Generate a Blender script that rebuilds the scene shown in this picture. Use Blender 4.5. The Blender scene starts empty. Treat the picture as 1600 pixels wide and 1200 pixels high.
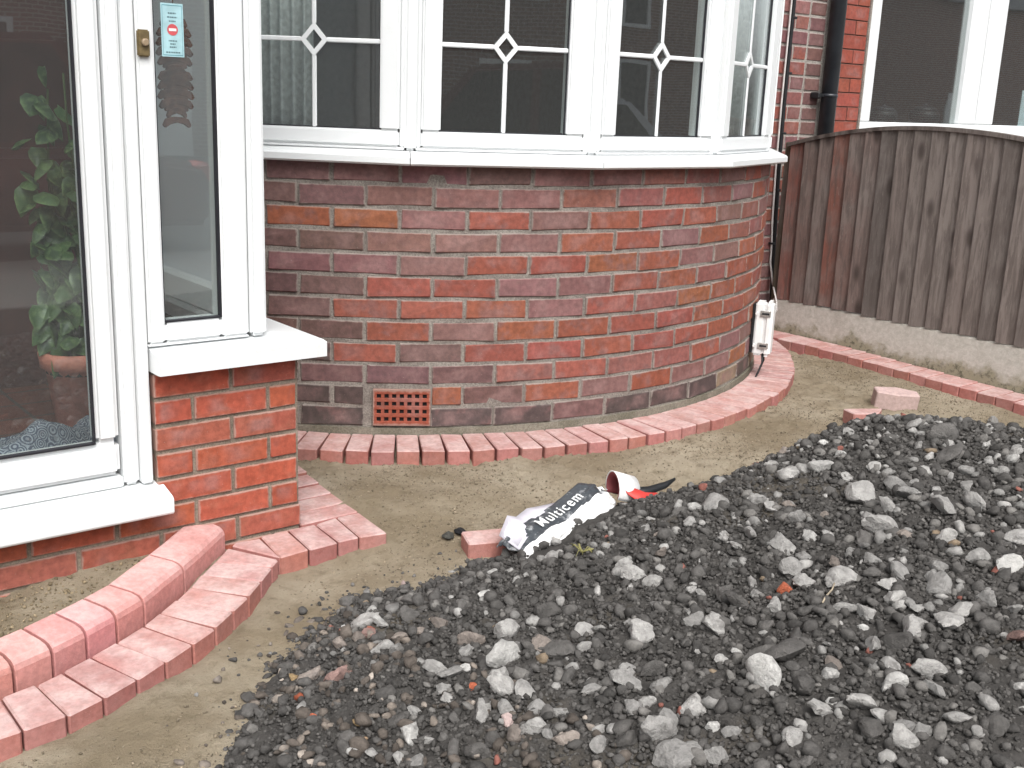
import bpy, bmesh, math, random
import numpy as np
from mathutils import Vector, Matrix, Euler
random.seed(7); rng = np.random.default_rng(7)
S = bpy.context.scene
COL = S.collection
R_ = math.radians

# ------------------------------------------------------------------ camera
cam_d = bpy.data.cameras.new('camera'); cam = bpy.data.objects.new('camera', cam_d); COL.objects.link(cam)
S.camera = cam
PITCH, YAW, ROLL = 0.2512, 0.6796, 0.0391
fw = Vector((math.sin(YAW)*math.cos(PITCH), math.cos(YAW)*math.cos(PITCH), -math.sin(PITCH)))
rt = Vector((math.cos(YAW), -math.sin(YAW), 0)); up = rt.cross(fw)
c, s = math.cos(ROLL), math.sin(ROLL)
rt, up = c*rt + s*up, -s*rt + c*up
M4 = Matrix((rt, up, -fw)).transposed().to_4x4(); M4.translation = (0, 0, 1.1823)
cam.matrix_world = M4
cam_d.sensor_fit = 'HORIZONTAL'; cam_d.sensor_width = 36.0; cam_d.lens = 36.0*1750.5/1600
cam_d.clip_start = 0.05; cam_d.clip_end = 600

# ------------------------------------------------------------------ sky, sun, exposure
SUN_EL, SUN_AZ = R_(52), R_(205)      # overcast: the brightest part of the sky is high behind the photographer
W = bpy.data.worlds.new('World'); S.world = W; W.use_nodes = True
nt = W.node_tree; nt.nodes.clear()
sky = nt.nodes.new('ShaderNodeTexSky'); sky.sky_type = 'NISHITA'; sky.sun_disc = False
sky.sun_elevation = SUN_EL; sky.sun_rotation = SUN_AZ; sky.air_density = 1.0; sky.dust_density = 4.0; sky.ozone_density = 1.0
hs = nt.nodes.new('ShaderNodeHueSaturation'); hs.inputs['Saturation'].default_value = 0.16
bg = nt.nodes.new('ShaderNodeBackground'); bg.inputs['Strength'].default_value = 0.15
wo = nt.nodes.new('ShaderNodeOutputWorld')
nt.links.new(sky.outputs[0], hs.inputs['Color']); nt.links.new(hs.outputs[0], bg.inputs[0]); nt.links.new(bg.outputs[0], wo.inputs[0])
sun_d = bpy.data.lights.new('sun', 'SUN'); sun_d.energy = 1.1; sun_d.angle = R_(32); sun_d.color = (1.0, 0.97, 0.93)
sun = bpy.data.objects.new('sun', sun_d); COL.objects.link(sun)
sd = Vector((math.sin(SUN_AZ)*math.cos(SUN_EL), math.cos(SUN_AZ)*math.cos(SUN_EL), math.sin(SUN_EL)))
sun.rotation_euler = sd.to_track_quat('Z', 'Y').to_euler()
S.view_settings.view_transform = 'Standard'; S.view_settings.look = 'None'
S.view_settings.exposure = 0.82; S.view_settings.gamma = 1.0; S.view_settings.use_curve_mapping = False

# ------------------------------------------------------------------ materials
class NB:
    def __init__(s, name):
        s.m = bpy.data.materials.new(name); s.m.use_nodes = True; s.t = s.m.node_tree; s.t.nodes.clear()
        s.o = s.t.nodes.new('ShaderNodeOutputMaterial'); s._c = None
    def n(s, typ, ins=None, **kw):
        nd = s.t.nodes.new('ShaderNode'+typ)
        for k, v in kw.items(): setattr(nd, k, v)
        for k, v in (ins or {}).items():
            if isinstance(v, bpy.types.NodeSocket): s.t.links.new(v, nd.inputs[k])
            elif v is not None: nd.inputs[k].default_value = v
        return nd
    def coord(s, kind='Object'):
        if s._c is None: s._c = s.n('TexCoord')
        return s._c.outputs[kind]
    def noise(s, scale, detail=4, rough=.55, vec=None, w=None, dist=0):
        nd = s.n('TexNoise', {'Scale': scale, 'Detail': detail, 'Roughness': rough, 'Distortion': dist}, noise_dimensions='4D' if w is not None else '3D')
        s.t.links.new(vec if vec is not None else s.coord(), nd.inputs['Vector'])
        if w is not None: s.t.links.new(w, nd.inputs['W'])
        return nd.outputs[0]
    def ramp(s, fac, a, b, lo=0.0, hi=1.0):
        nd = s.n('MapRange', {'Value': fac, 'From Min': a, 'From Max': b, 'To Min': lo, 'To Max': hi}, interpolation_type='SMOOTHSTEP')
        return nd.outputs[0]
    def math(s, op, a, b=0.0, clamp=False):
        nd = s.n('Math', {0: a, 1: b}, operation=op); nd.use_clamp = clamp
        return nd.outputs[0]
    def mix(s, fac, a, b, blend='MIX'):
        nd = s.n('Mix', data_type='RGBA', blend_type=blend)
        for k, v in ((0, fac), (6, a), (7, b)):
            if isinstance(v, bpy.types.NodeSocket): s.t.links.new(v, nd.inputs[k])
            else: nd.inputs[k].default_value = v if k == 0 else (tuple(v)+(1,))[:4]
        return nd.outputs[2]
    def bump(s, h, dist=.002, strength=1.0):
        return s.n('Bump', {'Height': h, 'Distance': dist, 'Strength': strength}).outputs[0]
    def done(s, col, rough=.8, normal=None, spec=.3, **extra):
        ins = {'Base Color': col if isinstance(col, bpy.types.NodeSocket) else (tuple(col)+(1,))[:4], 'Roughness': rough, 'Specular IOR Level': spec}
        if normal is not None: ins['Normal'] = normal
        ins.update(extra)
        p = s.n('BsdfPrincipled', ins); s.t.links.new(p.outputs[0], s.o.inputs[0]); return s.m

def brick_mat(name, second, smear=(.33,.30,.26), smear_amt=.75, dirt=.0, rough=.75, spec=.3, specks=True, blot=(.50,.66), bloom=.36):
    b = NB(name); oi = b.n('ObjectInfo'); rnd = b.math('MULTIPLY', oi.outputs['Random'], 60.0)
    n1 = b.noise(13, 3, .6, w=rnd); n2 = b.noise(55, 4, .6, w=rnd); n3 = b.noise(240, 3, .6, w=rnd)
    col = b.mix(b.math('MULTIPLY', b.ramp(n1, *blot), .62), oi.outputs['Color'], second)
    gb = b.n('SeparateXYZ', {0: b.coord('Generated')}); bx = b.math('ABSOLUTE', b.math('SUBTRACT', gb.outputs[0], .5)); bz = b.math('ABSOLUTE', b.math('SUBTRACT', gb.outputs[2], .5))
    n4 = b.noise(8, 2, .5, w=b.math('ADD', rnd, 7.0)); cen = b.math('MULTIPLY', b.ramp(b.math('ADD', b.math('MAXIMUM', b.math('MULTIPLY', bx, 1.0), bz), b.math('MULTIPLY', b.math('SUBTRACT', n1, .5), .5)), .22, .42, 1, 0), b.ramp(n4, .47, .62))
    col = b.mix(b.math('MULTIPLY', cen, bloom), col, (.30,.185,.175))     # pale kiln bloom in the middle of some bricks
    col = b.mix(1.0, col, b.n('CombineColor', {0: b.ramp(n2, .25, .75, .74, 1.2), 1: b.ramp(n2, .25, .75, .74, 1.2), 2: b.ramp(n2, .25, .75, .74, 1.2)}).outputs[0], 'MULTIPLY')
    if specks: col = b.mix(b.math('MULTIPLY', b.ramp(n3, .66, .74), .5), col, (.42,.37,.33))
    g = b.n('SeparateXYZ', {0: b.coord('Generated')})
    ex = b.math('ABSOLUTE', b.math('SUBTRACT', g.outputs[0], .5)); ez = b.math('ABSOLUTE', b.math('SUBTRACT', g.outputs[2], .5))
    nn = b.math('MULTIPLY', b.math('SUBTRACT', n2, .5), .16)
    mx = b.ramp(b.math('ADD', ex, b.math('MULTIPLY', nn, .4)), .466, .492); mz = b.ramp(b.math('ADD', ez, nn), .405, .49)
    m = b.math('MULTIPLY', b.math('MAXIMUM', mx, mz), smear_amt)
    col = b.mix(m, col, smear)
    h = b.math('ADD', b.math('MULTIPLY', n2, .7), b.math('MULTIPLY', n3, .35))
    return b.done(col, b.ramp(n2, .3, .7, rough-.12, rough+.12), b.bump(h, .0022, .8), spec)

def plain(name, col, rough=.6, spec=.4, nscale=30, var=.12, bump=0.0, **kw):
    b = NB(name); n = b.noise(nscale, 4); k = b.ramp(n, .3, .7, 1-var, 1+var)
    cc = b.mix(1.0, col, b.n('CombineColor', {0: k, 1: k, 2: k}).outputs[0], 'MULTIPLY')
    return b.done(cc, rough, b.bump(n, bump) if bump else None, spec, **kw)

M = {}
M['brick'] = brick_mat('bay brick', (.200,.112,.105), smear=(.26,.225,.20), smear_amt=.9)
M['porch_brick'] = brick_mat('porch brick', (.33,.115,.075), smear=(.34,.29,.25), smear_amt=.6, bloom=.45)
M['facade_brick'] = brick_mat('facade brick', (.20,.10,.10), smear=(.42,.39,.36), smear_amt=.6)
M['neighbour_brick'] = brick_mat('neighbour brick', (.25,.075,.055), smear=(.10,.08,.07), smear_amt=.35)
def mortar(name, ca, cb):
    b = NB(name); n = b.noise(9, 5, .6); n2 = b.noise(160, 4, .7)
    col = b.mix(b.ramp(n, .35, .65), ca, cb); k = b.ramp(n2, .3, .7, .7, 1.2)
    col = b.mix(1.0, col, b.n('CombineColor', {0: k, 1: k, 2: k}).outputs[0], 'MULTIPLY')
    return b.done(col, .95, b.bump(n2, .003), .15)
M['mortar'] = mortar('grey mortar', (.205,.18,.16), (.29,.262,.232))
M['porch_mortar'] = mortar('porch mortar', (.20,.165,.13), (.30,.25,.20))
M['pale_mortar'] = mortar('pale mortar', (.30,.27,.245), (.40,.37,.335))
M['dark_mortar'] = mortar('dark mortar', (.09,.07,.06), (.14,.11,.09))

def block_mat(name, haze_col, top_amt=.8):
    b = NB(name); oi = b.n('ObjectInfo'); rnd = b.math('MULTIPLY', oi.outputs['Random'], 60.0)
    n1 = b.noise(11, 4, .6, w=rnd); n2 = b.noise(70, 4, .65, w=rnd); n3 = b.noise(420, 2, .6, w=rnd)
    nz = b.n('SeparateXYZ', {0: b.n('NewGeometry').outputs['Normal']}).outputs[2]
    k = b.math('MULTIPLY', b.ramp(n1, .30, .70, .38, 1.0), b.ramp(nz, .0, .9, .20, top_amt))   # pale bloom of sand and lime lying mostly on top faces
    col = b.mix(k, oi.outputs['Color'], haze_col)
    kk = b.ramp(n2, .25, .75, .82, 1.14)
    col = b.mix(1.0, col, b.n('CombineColor', {0: kk, 1: kk, 2: kk}).outputs[0], 'MULTIPLY')
    col = b.mix(b.math('MULTIPLY', b.ramp(n3, .62, .74), .35), col, (.55,.46,.42))
    return b.done(col, .85, b.bump(b.math('ADD', n3, b.math('MULTIPLY', n2, .8)), .0012), .25)
M['block'] = block_mat('red block paving', (.56,.415,.395), .95)
M['kerb'] = block_mat('salmon kerb', (.64,.445,.425), .7)

def upvc(name, col=(.745,.765,.77)):
    b = NB(name); n = b.noise(7, 5, .65); n2 = b.noise(120, 4, .7)
    d = b.math('MULTIPLY', b.ramp(n, .45, .75), b.ramp(n2, .4, .75, 0, .5))
    return b.done(b.mix(d, col, (.62,.61,.57)), b.ramp(n, .3, .7, .3, .42), None, .45)
M['upvc'] = upvc('white upvc')
b = NB('glass'); geo = b.n('NewGeometry')
fr = b.n('Fresnel', {'IOR': b.ramp(geo.outputs['Backfacing'], 0, 1, 1.55, 1/1.55)})   # the same reflectance on the way in and out of the pane
k = b.math('MINIMUM', b.math('MULTIPLY', fr.outputs[0], 1.9), 1.0)
wav = b.bump(b.noise(2.2, 2, .5), .004, .16)
gl = b.n('BsdfGlossy', {'Color': (.95,.98,1,1), 'Roughness': .012, 'Normal': wav}); veil = b.n('BsdfDiffuse', {'Color': (.80,.81,.80,1)}); tr = b.n('BsdfTransparent', {'Color': (.90,.93,.92,1)})
mx = b.n('MixShader', {0: k}); b.t.links.new(tr.outputs[0], mx.inputs[1]); b.t.links.new(gl.outputs[0], mx.inputs[2])
mz = b.n('MixShader', {0: .024}); b.t.links.new(mx.outputs[0], mz.inputs[1]); b.t.links.new(veil.outputs[0], mz.inputs[2])     # milky sky flare mixed into the pane as a pale diffuse veil
b.t.links.new(mz.outputs[0], b.o.inputs[0]); M['glass'] = b.m
b = NB('frosted glass'); df = b.n('BsdfDiffuse', {'Color': (.78,.81,.83,1)}); tl = b.n('BsdfTranslucent', {'Color': (.80,.83,.85,1)})
mx = b.n('MixShader', {0: .55}); b.t.links.new(df.outputs[0], mx.inputs[1]); b.t.links.new(tl.outputs[0], mx.inputs[2])
b.t.links.new(mx.outputs[0], b.o.inputs[0]); M['frosted'] = b.m
M['gasket'] = plain('black gasket', (.02,.02,.025), .5)

b = NB('wood'); oi = b.n('ObjectInfo'); rnd = b.math('MULTIPLY', oi.outputs['Random'], 80.0)
mp = b.n('Mapping', {'Vector': b.coord(), 'Scale': (9, 9, 1.0)})
grain = b.noise(6, 6, .65, vec=mp.outputs[0], w=rnd, dist=.6); fine = b.noise(28, 4, .7, vec=mp.outputs[0], w=rnd)
patch = b.noise(3.2, 4, .6, w=rnd)
vo = b.n('TexVoronoi', {'Scale': 1.0, 'Randomness': 1.0}, feature='F1', voronoi_dimensions='3D')
mp2 = b.n('Mapping', {'Vector': b.coord(), 'Scale': (7, 9, 3.6)}); b.t.links.new(mp2.outputs[0], vo.inputs['Vector'])
knot = b.ramp(b.math('ADD', vo.outputs['Distance'], b.math('MULTIPLY', b.math('SUBTRACT', grain, .5), .25)), .07, .24, 1, 0)
col = b.mix(b.math('MULTIPLY', b.ramp(patch, .40, .66), .75), oi.outputs['Color'], (.155,.135,.124))
col = b.mix(b.math('MULTIPLY', b.ramp(grain, .40, .62), .6), col, (.060,.048,.043))
col = b.mix(b.math('MULTIPLY', b.ramp(fine, .58, .72), .45), col, (.27,.24,.22))
col = b.mix(b.math('MULTIPLY', knot, .75), col, (.030,.022,.020))
col = b.mix(1.0, col, (1.28, 1.28, 1.28), 'MULTIPLY')
M['wood'] = b.done(col, .85, b.bump(b.math('ADD', grain, b.math('MULTIPLY', fine, .5)), .0025), .2)

b = NB('stained concrete'); n = b.noise(3.0, 5, .65); n2 = b.noise(45, 5, .7); n4 = b.noise(9, 5, .6)
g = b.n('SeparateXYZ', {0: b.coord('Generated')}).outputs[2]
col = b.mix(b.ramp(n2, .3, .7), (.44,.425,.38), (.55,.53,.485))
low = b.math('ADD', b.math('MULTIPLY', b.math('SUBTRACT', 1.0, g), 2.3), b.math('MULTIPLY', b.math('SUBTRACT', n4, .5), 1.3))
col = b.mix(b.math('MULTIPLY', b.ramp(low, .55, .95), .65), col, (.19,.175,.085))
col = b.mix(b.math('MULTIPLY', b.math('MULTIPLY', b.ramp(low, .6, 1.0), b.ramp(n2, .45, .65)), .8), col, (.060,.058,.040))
col = b.mix(b.math('MULTIPLY', b.ramp(n, .56, .72), .35), col, (.25,.23,.19))
M['concrete'] = b.done(col, .95, b.bump(n2, .003), .15)

b = NB('sand'); n = b.noise(2.6, 5, .6); n2 = b.noise(22, 5, .65); n3 = b.noise(300, 4, .7); n5 = b.noise(95, 4, .7)
col = b.mix(b.ramp(n, .36, .66), (.258,.209,.143), (.395,.340,.256))
col = b.mix(b.math('MULTIPLY', b.ramp(n2, .50, .70), .6), col, (.195,.158,.105))
col = b.mix(b.math('MULTIPLY', b.ramp(n3, .60, .72), .35), col, (.42,.36,.27))
col = b.mix(b.math('MULTIPLY', b.ramp(n5, .62, .72), .5), col, (.13,.105,.07))
M['sand'] = b.done(col, .97, b.bump(b.math('ADD', n3, b.math('MULTIPLY', n5, 1.6)), .006), .1)

def attr_rock(name, scale=1.0):
    b = NB(name); a = b.n('Attribute', attribute_name='tone'); n = b.noise(60*scale, 5, .65); n2 = b.noise(420*scale, 3, .6)
    k = b.ramp(n, .25, .75, .68, 1.3)
    col = b.mix(1.0, a.outputs['Color'], b.n('CombineColor', {0: k, 1: k, 2: k}).outputs[0], 'MULTIPLY')
    return b.done(col, .95, b.bump(b.math('ADD', n, n2), .002), .15)
M['rubble'] = attr_rock('rubble')
b = NB('stone'); oi = b.n('ObjectInfo'); rnd = b.math('MULTIPLY', oi.outputs['Random'], 90.0)
n = b.noise(3.5, 5, .65, w=rnd); n2 = b.noise(13, 4, .65, w=rnd); n3 = b.noise(1.7, 3, .6, w=rnd)
k = b.ramp(n, .25, .75, .72, 1.22)
col = b.mix(1.0, oi.outputs['Color'], b.n('CombineColor', {0: k, 1: k, 2: k}).outputs[0], 'MULTIPLY')
col = b.mix(b.math('MULTIPLY', b.ramp(n3, .56, .70), .55), col, (.11,.103,.097))      # soil still stuck to the stone
col = b.mix(b.math('MULTIPLY', b.ramp(n2, .60, .72), .45), col, (.15,.143,.135))
M['stone'] = b.done(col, .92, b.bump(b.math('ADD', n, b.math('MULTIPLY', n2, .7)), .05, .5), .2)
b = NB('dark soil'); n = b.noise(14, 5, .65); n2 = b.noise(130, 5, .7)
col = b.mix(b.ramp(n, .35, .68), (.052,.049,.046), (.084,.079,.074)); col = b.mix(b.math('MULTIPLY', b.ramp(n2, .55, .72), .6), col, (.14,.13,.12))
col = b.mix(b.math('MULTIPLY', b.ramp(b.noise(2.4, 3), .58, .70), .35), col, (.17,.14,.10))
M['soil'] = b.done(col, .98, b.bump(n2, .006), .1)

M['plaster'] = plain('room wall', (.20,.165,.14), .9); M['dark'] = plain('painted shade', (.012,.011,.012), .9)
M['black'] = plain('black plastic', (.016,.017,.019), .45, .4, 40, .3); M['white_cable'] = plain('white cable', (.62,.60,.58), .5)
M['pipe'] = plain('downpipe paint', (.022,.026,.032), .38, .5, 12, .25)
M['meter_white'] = plain('white box plastic', (.78,.79,.78), .4, .45, 12, .06); M['metal'] = plain('dull metal', (.42,.41,.39), .4, .5, 60, .3, Metallic=.7)
M['bronze'] = plain('bronze', (.20,.15,.075), .4, .5, 80, .25, Metallic=.4); M['bronze_pale'] = plain('bell push', (.27,.20,.13), .35, .5)  # the push button has a paler bronze tone than its plate
M['terracotta'] = plain('terracotta plastic', (.66,.25,.18), .55, .4, 30, .15); M['leaf'] = None

# ------------------------------------------------------------------ helpers
def link(o, parent=None):
    COL.objects.link(o)
    if parent is not None: o.parent = parent
    return o
def mesh(name, vs, fs, mat, smooth=False):
    me = bpy.data.meshes.new(name); me.from_pydata([tuple(v) for v in vs], [], fs); me.update()
    if mat is not None: me.materials.append(M[mat] if isinstance(mat, str) else mat)
    if smooth: me.polygons.foreach_set('use_smooth', [True]*len(me.polygons))
    return me
def obj(name, me, parent=None, loc=(0,0,0), rot=(0,0,0), color=None, scale=None):
    o = bpy.data.objects.new(name, me); o.location = loc; o.rotation_euler = rot
    if color is not None: o.color = tuple(color)[:3]+(1,)
    if scale is not None: o.scale = scale
    return link(o, parent)
def tag(o, label=None, cat=None, group=None, kind=None):
    for k, v in (('label', label), ('category', cat), ('group', group), ('kind', kind)):
        if v: o[k] = v
    return o
def thing(name, label, cat, loc=(0,0,0), rz=0, group=None):
    o = bpy.data.objects.new(name, None); o.location = loc; o.rotation_euler = (0,0,rz); o.empty_display_size = .1; link(o)
    return tag(o, label, cat, group)
class MB:
    """collects boxes, prisms and tubes for ONE mesh object"""
    def __init__(s): s.bm = bmesh.new()
    def box(s, x0, x1, y0, y1, z0, z1, bev=0.0, seg=1, jit=0.0, mat4=None):
        t = bmesh.new()
        vs = [t.verts.new((x+random.uniform(-jit,jit), y+random.uniform(-jit,jit), z+random.uniform(-jit,jit))) for x in (x0,x1) for y in (y0,y1) for z in (z0,z1)]
        for f in ((0,1,3,2),(4,6,7,5),(0,4,5,1),(2,3,7,6),(0,2,6,4),(1,5,7,3)): t.faces.new([vs[i] for i in f])
        if bev: bmesh.ops.bevel(t, geom=list(t.edges), offset=bev, segments=seg, affect='EDGES', clamp_overlap=True)
        s._add(t, mat4); return s
    def prism(s, poly, h0, h1, axis='z', bev=0.0, seg=1, mat4=None):
        t = bmesh.new()
        f = {'z': lambda a,b,h: (a,b,h), 'y': lambda a,b,h: (a,h,b), 'x': lambda a,b,h: (h,a,b)}[axis]
        lo = [t.verts.new(f(a,b,h0)) for a,b in poly]; hi = [t.verts.new(f(a,b,h1)) for a,b in poly]; n = len(poly)
        t.faces.new(lo[::-1]); t.faces.new(hi)
        for i in range(n): t.faces.new((lo[i], lo[(i+1)%n], hi[(i+1)%n], hi[i]))
        bmesh.ops.recalc_face_normals(t, faces=t.faces)
        if bev: bmesh.ops.bevel(t, geom=list(t.edges), offset=bev, segments=seg, affect='EDGES', clamp_overlap=True)
        s._add(t, mat4); return s
    def tube(s, pts, r, n=8, cap=True):
        t = bmesh.new(); pts = [Vector(p) for p in pts]; rings = []
        for i, p in enumerate(pts):
            d = (pts[min(i+1,len(pts)-1)]-pts[max(i-1,0)]).normalized(); a = d.orthogonal().normalized() if i == 0 else (a - d*a.dot(d)).normalized(); bb = d.cross(a)
            rr = r[i] if isinstance(r, (list,tuple)) else r
            rings.append([t.verts.new(p + rr*(math.cos(2*math.pi*k/n)*a + math.sin(2*math.pi*k/n)*bb)) for k in range(n)])
        for A, B in zip(rings, rings[1:]):
            for k in range(n): t.faces.new((A[k], A[(k+1)%n], B[(k+1)%n], B[k]))
        if cap: t.faces.new(rings[0][::-1]); t.faces.new(rings[-1])
        for f in t.faces: f.smooth = len(f.verts) == 4
        s._add(t); return s
    def lathe(s, prof, n=24, at=(0,0,0)):
        t = bmesh.new(); rings = [[t.verts.new((at[0]+r*math.cos(2*math.pi*k/n), at[1]+r*math.sin(2*math.pi*k/n), at[2]+z)) for k in range(n)] for r, z in prof]
        for A, B in zip(rings, rings[1:]):
            for k in range(n): t.faces.new((A[k], A[(k+1)%n], B[(k+1)%n], B[k])).smooth = True
        t.faces.new(rings[0][::-1]); t.faces.new(rings[-1]); s._add(t); return s
    def _add(s, t, mat4=None):
        me = bpy.data.meshes.new('tmp'); t.to_mesh(me); t.free()
        if mat4 is not None: me.transform(mat4)
        s.bm.from_mesh(me); bpy.data.meshes.remove(me)
    def me(s, name, mat):
        m = bpy.data.meshes.new(name); s.bm.to_mesh(m); s.bm.free(); m.materials.append(M[mat] if isinstance(mat, str) else mat); return m
    def build(s, name, mat, parent=None, **kw): return obj(name, s.me(name, mat), parent, **kw)

def vnoise(x, y, seed=0):
    xi = np.floor(x).astype(np.int64); yi = np.floor(y).astype(np.int64); fx = x-xi; fy = y-yi
    fx = fx*fx*fx*(fx*(fx*6-15)+10); fy = fy*fy*fy*(fy*(fy*6-15)+10)
    def h(a, b_):
        n = (a*374761393 + b_*668265263 + seed*1442695041) & 0xffffffff; n = ((n ^ (n >> 13))*1274126177) & 0xffffffff
        return ((n ^ (n >> 16)) & 0xffff)/65535.0
    return (h(xi,yi)*(1-fx)+h(xi+1,yi)*fx)*(1-fy) + (h(xi,yi+1)*(1-fx)+h(xi+1,yi+1)*fx)*fy
def fbm(x, y, sc, octv=4, seed=0, gain=.5):
    t = 0; a = 1; n = 0
    for i in range(octv): t = t + a*(vnoise(x*sc*2**i+17*i, y*sc*2**i-11*i, seed+i)-.5); n += a; a *= gain
    return t/n
def sstep(a, b_, x):
    t = np.clip((x-a)/(b_-a), 0, 1); return t*t*(3-2*t)

# brick meshes: a few jittered variants of each size
def brick_variants(L, H, D, n=5, bev=.004, jit=.0022, mat='brick'):
    out = []
    for i in range(n):
        m = MB(); m.box(-L/2, L/2, 0, D, -H/2, H/2, bev, 1, jit); out.append(m.me('brick', mat))
    return out
PAL = {'D': (.082,.062,.058), 'P': (.205,.105,.097), 'Q': (.240,.095,.080), 'R': (.260,.080,.058), 'O': (.265,.086,.053), 'B': (.280,.100,.055), 'T': (.23,.175,.115), 'H': (.150,.086,.080)}
def tint(c, v=.12):
    k = 1+random.uniform(-v, v); return (c[0]*k, c[1]*k*random.uniform(.93,1.07), c[2]*k*random.uniform(.93,1.07))
# ------------------------------------------------------------------ heap surface (thin-plate spline through surveyed heights)
_toe = [(.76,1.76),(.89,1.89),(.99,1.97),(1.11,2.10),(1.22,2.20),(1.32,2.205),(1.48,2.21),(1.63,2.21),(1.80,2.22)]
_ridge = [(1.95,2.22,.0),(2.15,2.17,.05),(2.27,2.04,.10),(2.43,1.97,.16),(2.62,1.94,.20),(2.92,1.95,.23),(3.03,1.85,.25),(3.10,1.68,.27),(3.18,1.52,.28)]
HP = [(x, y, -.045) for x, y in _toe] + _ridge
HP += [(.55,1.95,-.13),(.8,2.25,-.14),(1.1,2.45,-.15),(1.5,2.5,-.15),(1.8,2.5,-.14),(2.1,2.48,-.12)]
HP += [(x+.21, y+.24, z-.21) for x, y, z in _ridge[1:]]
HP += [(1.0,1.62,.03),(1.3,1.75,.05),(1.6,1.85,.06),(1.9,1.8,.12),(2.3,1.5,.245),(1.9,1.2,.24),(1.55,1.35,.15),(1.2,1.3,.10),(.85,1.45,.0),(1.6,.75,.23),(1.1,.9,.10),(2.6,1.1,.31),(2.8,1.4,.31),(2.2,.7,.30),(3.0,.9,.28),(.7,1.2,-.06),(.75,.7,-.04),(1.3,.3,.08),(2.0,.1,.15),(3.0,.2,.12),(3.5,.9,.16),(3.7,1.4,.06),(.4,1.0,-.15),(4.0,.4,-.1),(2.4,-.4,-.1)]
HP = np.array(HP)
def _tps(r2): return np.where(r2 > 1e-12, r2*np.log(np.maximum(r2, 1e-12)), 0)
def _fit():
    n = len(HP); d2 = ((HP[:,None,:2]-HP[None,:,:2])**2).sum(-1)
    A = np.zeros((n+3, n+3)); A[:n,:n] = _tps(d2)+np.eye(n)*.02; A[:n,n] = 1; A[:n,n+1:] = HP[:,:2]; A[n:,:n] = A[:n,n:].T
    return np.linalg.solve(A, np.concatenate([HP[:,2], np.zeros(3)]))
_W = _fit()
def heap_z(x, y):
    x = np.asarray(x, float); y = np.asarray(y, float); z = _W[-3]+_W[-2]*x+_W[-1]*y
    for i, (a, b_, _) in enumerate(HP): z = z + _W[i]*_tps((x-a)**2+(y-b_)**2)
    return z + .030*fbm(x, y, 4.5, 3, 5) + .012*fbm(x, y, 16, 3, 9)
def sand_z(x, y):
    x = np.asarray(x, float); y = np.asarray(y, float)
    z = -.045 + .045*sstep(2.35, 2.78, y+.25*(x-1.6)) - .035*np.clip(3.2-y, 0, 9)*sstep(3.3, 4.2, x)
    z = z + .050*sstep(0, .1, (y-2.30)-.55*(x-.8))*sstep(1.25, .95, x)*sstep(2.2, 2.4, y)            # bed behind the raised kerb
    rough = .25+.75*sstep(-.08, .12, fbm(x, y, 2.2, 2, 40))
    return z + .022*fbm(x, y, 3.0, 3, 21) + .020*fbm(x, y, 8, 3, 22) + rough*(.024*fbm(x, y, 28, 3, 23)+.010*fbm(x, y, 80, 2, 27))
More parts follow.
